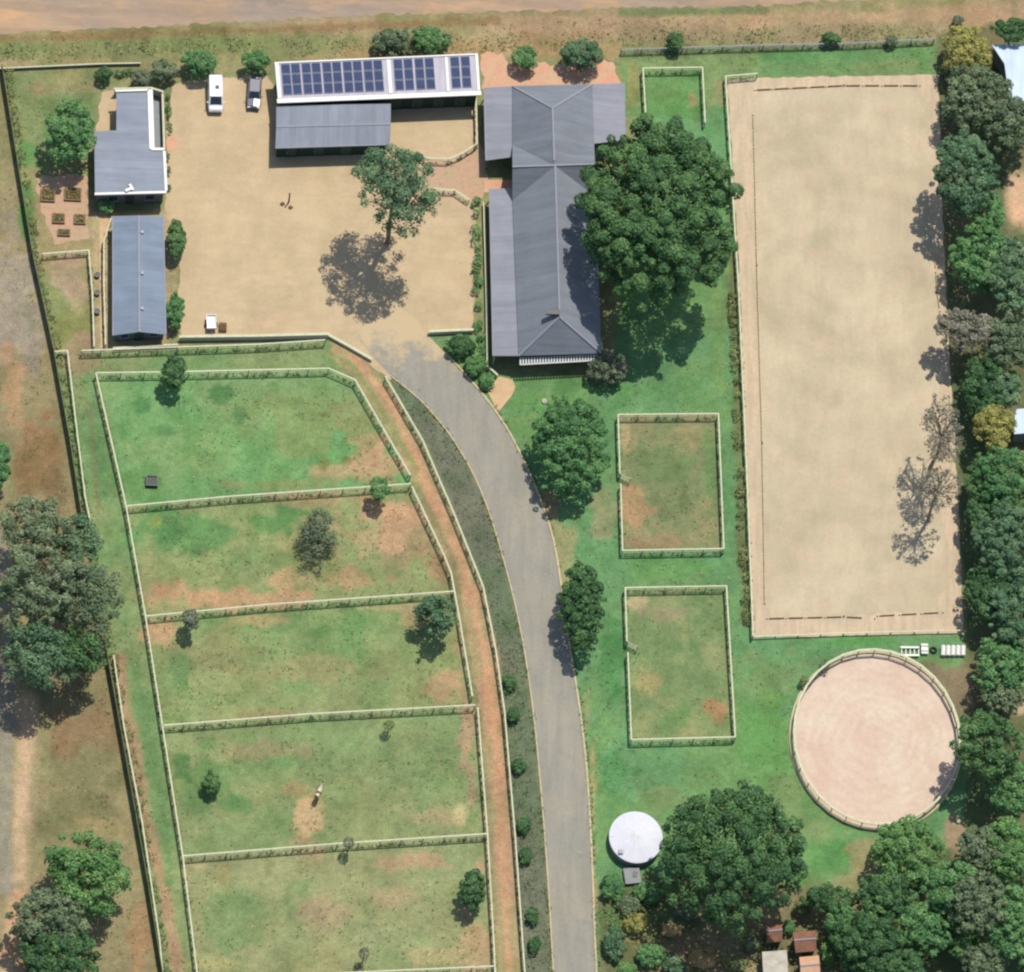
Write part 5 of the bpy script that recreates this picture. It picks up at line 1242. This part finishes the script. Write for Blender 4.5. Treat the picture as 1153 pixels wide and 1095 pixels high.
# ------------------------------------------------------------------ horse
def horse(label, px, py, z, ang):
    q = P2(px, py, z); root = thing('horse', label, 'horse', q)
    J = {'rump':((0,-0.62,1.28),(0.25,0.27)), 'croup':((0,-0.35,1.30),(0.28,0.28)), 'belly':((0,0.0,1.18),(0.29,0.31)), 'chest':((0,0.38,1.18),(0.27,0.32)), 'withers':((0,0.55,1.30),(0.20,0.24)),
         'neck1':((0,0.78,1.42),(0.14,0.19)), 'neck2':((0,0.98,1.62),(0.10,0.14)), 'poll':((0,1.12,1.74),(0.10,0.11)), 'face':((0,1.32,1.60),(0.08,0.09)), 'muzzle':((0,1.52,1.43),(0.06,0.065)),
         'dock':((0,-0.88,1.26),(0.07,0.07)), 'tail1':((0,-1.0,1.0),(0.06,0.06)), 'tail2':((0,-1.02,0.62),(0.04,0.04))}
    E = [('croup','rump'),('croup','belly'),('belly','chest'),('chest','withers'),('withers','neck1'),('neck1','neck2'),('neck2','poll'),('poll','face'),('face','muzzle'),('rump','dock'),('dock','tail1'),('tail1','tail2')]
    for s, sx in (('l', -1), ('r', 1)):
        f = 0.08 if sx > 0 else -0.06
        J['sh'+s] = ((sx*0.16,0.45,0.98),(0.12,0.14)); J['kn'+s] = ((sx*0.16,0.45+f,0.52),(0.055,0.06)); J['fe'+s] = ((sx*0.16,0.44+f,0.16),(0.04,0.04)); J['ho'+s] = ((sx*0.16,0.49+f,0.03),(0.06,0.065))
        J['st'+s] = ((sx*0.16,-0.48,0.92),(0.14,0.17)); J['hk'+s] = ((sx*0.16,-0.74-f,0.54),(0.06,0.07)); J['pa'+s] = ((sx*0.16,-0.68-f,0.18),(0.04,0.045)); J['hh'+s] = ((sx*0.16,-0.63-f,0.03),(0.06,0.065))
        J['ea'+s] = ((sx*0.07,1.08,1.88),(0.025,0.02))
        E += [('chest','sh'+s),('sh'+s,'kn'+s),('kn'+s,'fe'+s),('fe'+s,'ho'+s),('rump','st'+s),('st'+s,'hk'+s),('hk'+s,'pa'+s),('pa'+s,'hh'+s),('poll','ea'+s)]
    ks = list(J); me = bpy.data.meshes.new('body'); me.from_pydata([J[k][0] for k in ks], [(ks.index(a), ks.index(c)) for a, c in E], []); me.update()
    o = bpy.data.objects.new('body', me); COL.objects.link(o); o.parent = root
    sk = o.modifiers.new('skin', 'SKIN'); sk.use_smooth_shade = True
    for i, k in enumerate(ks): me.skin_vertices[0].data[i].radius = J[k][1]
    me.skin_vertices[0].data[ks.index('croup')].use_root = True
    ss = o.modifiers.new('sub', 'SUBSURF'); ss.levels = 1; ss.render_levels = 2
    mt, nt, bb = new_mat('pinto_coat', 0.6, 0.2); tx = N(nt, 'ShaderNodeTexCoord')
    f = maprange(nt, noise(nt, 1.5, 1, 0.4, tx.outputs['Object']), 0.50, 0.53, 0, 1); nt.links.new(mixc(nt, f, C(222,208,176), C(126,92,66)), bb.inputs['Base Color']); me.materials.append(mt)
    b = MB()
    for k in range(7):
        t = k/6; y = 0.62+0.5*t; z_ = 1.52+0.32*t; b.beam((0, y, z_), (0.05, y-0.10, z_-0.18), 0.10, 0.05)
    n_ = len(b.v); me2 = bpy.data.meshes.new('mane'); me2.from_pydata(b.v, [], b.f); me2.materials.append(M['cream']); o2 = bpy.data.objects.new('mane', me2); COL.objects.link(o2); o2.parent = root
    root.rotation_euler.z = R(ang)
horse('pale horse with a brown patch grazing ground in the fourth paddock'.replace(' grazing ground', ' standing'), 359, 892, 1.2, -20)
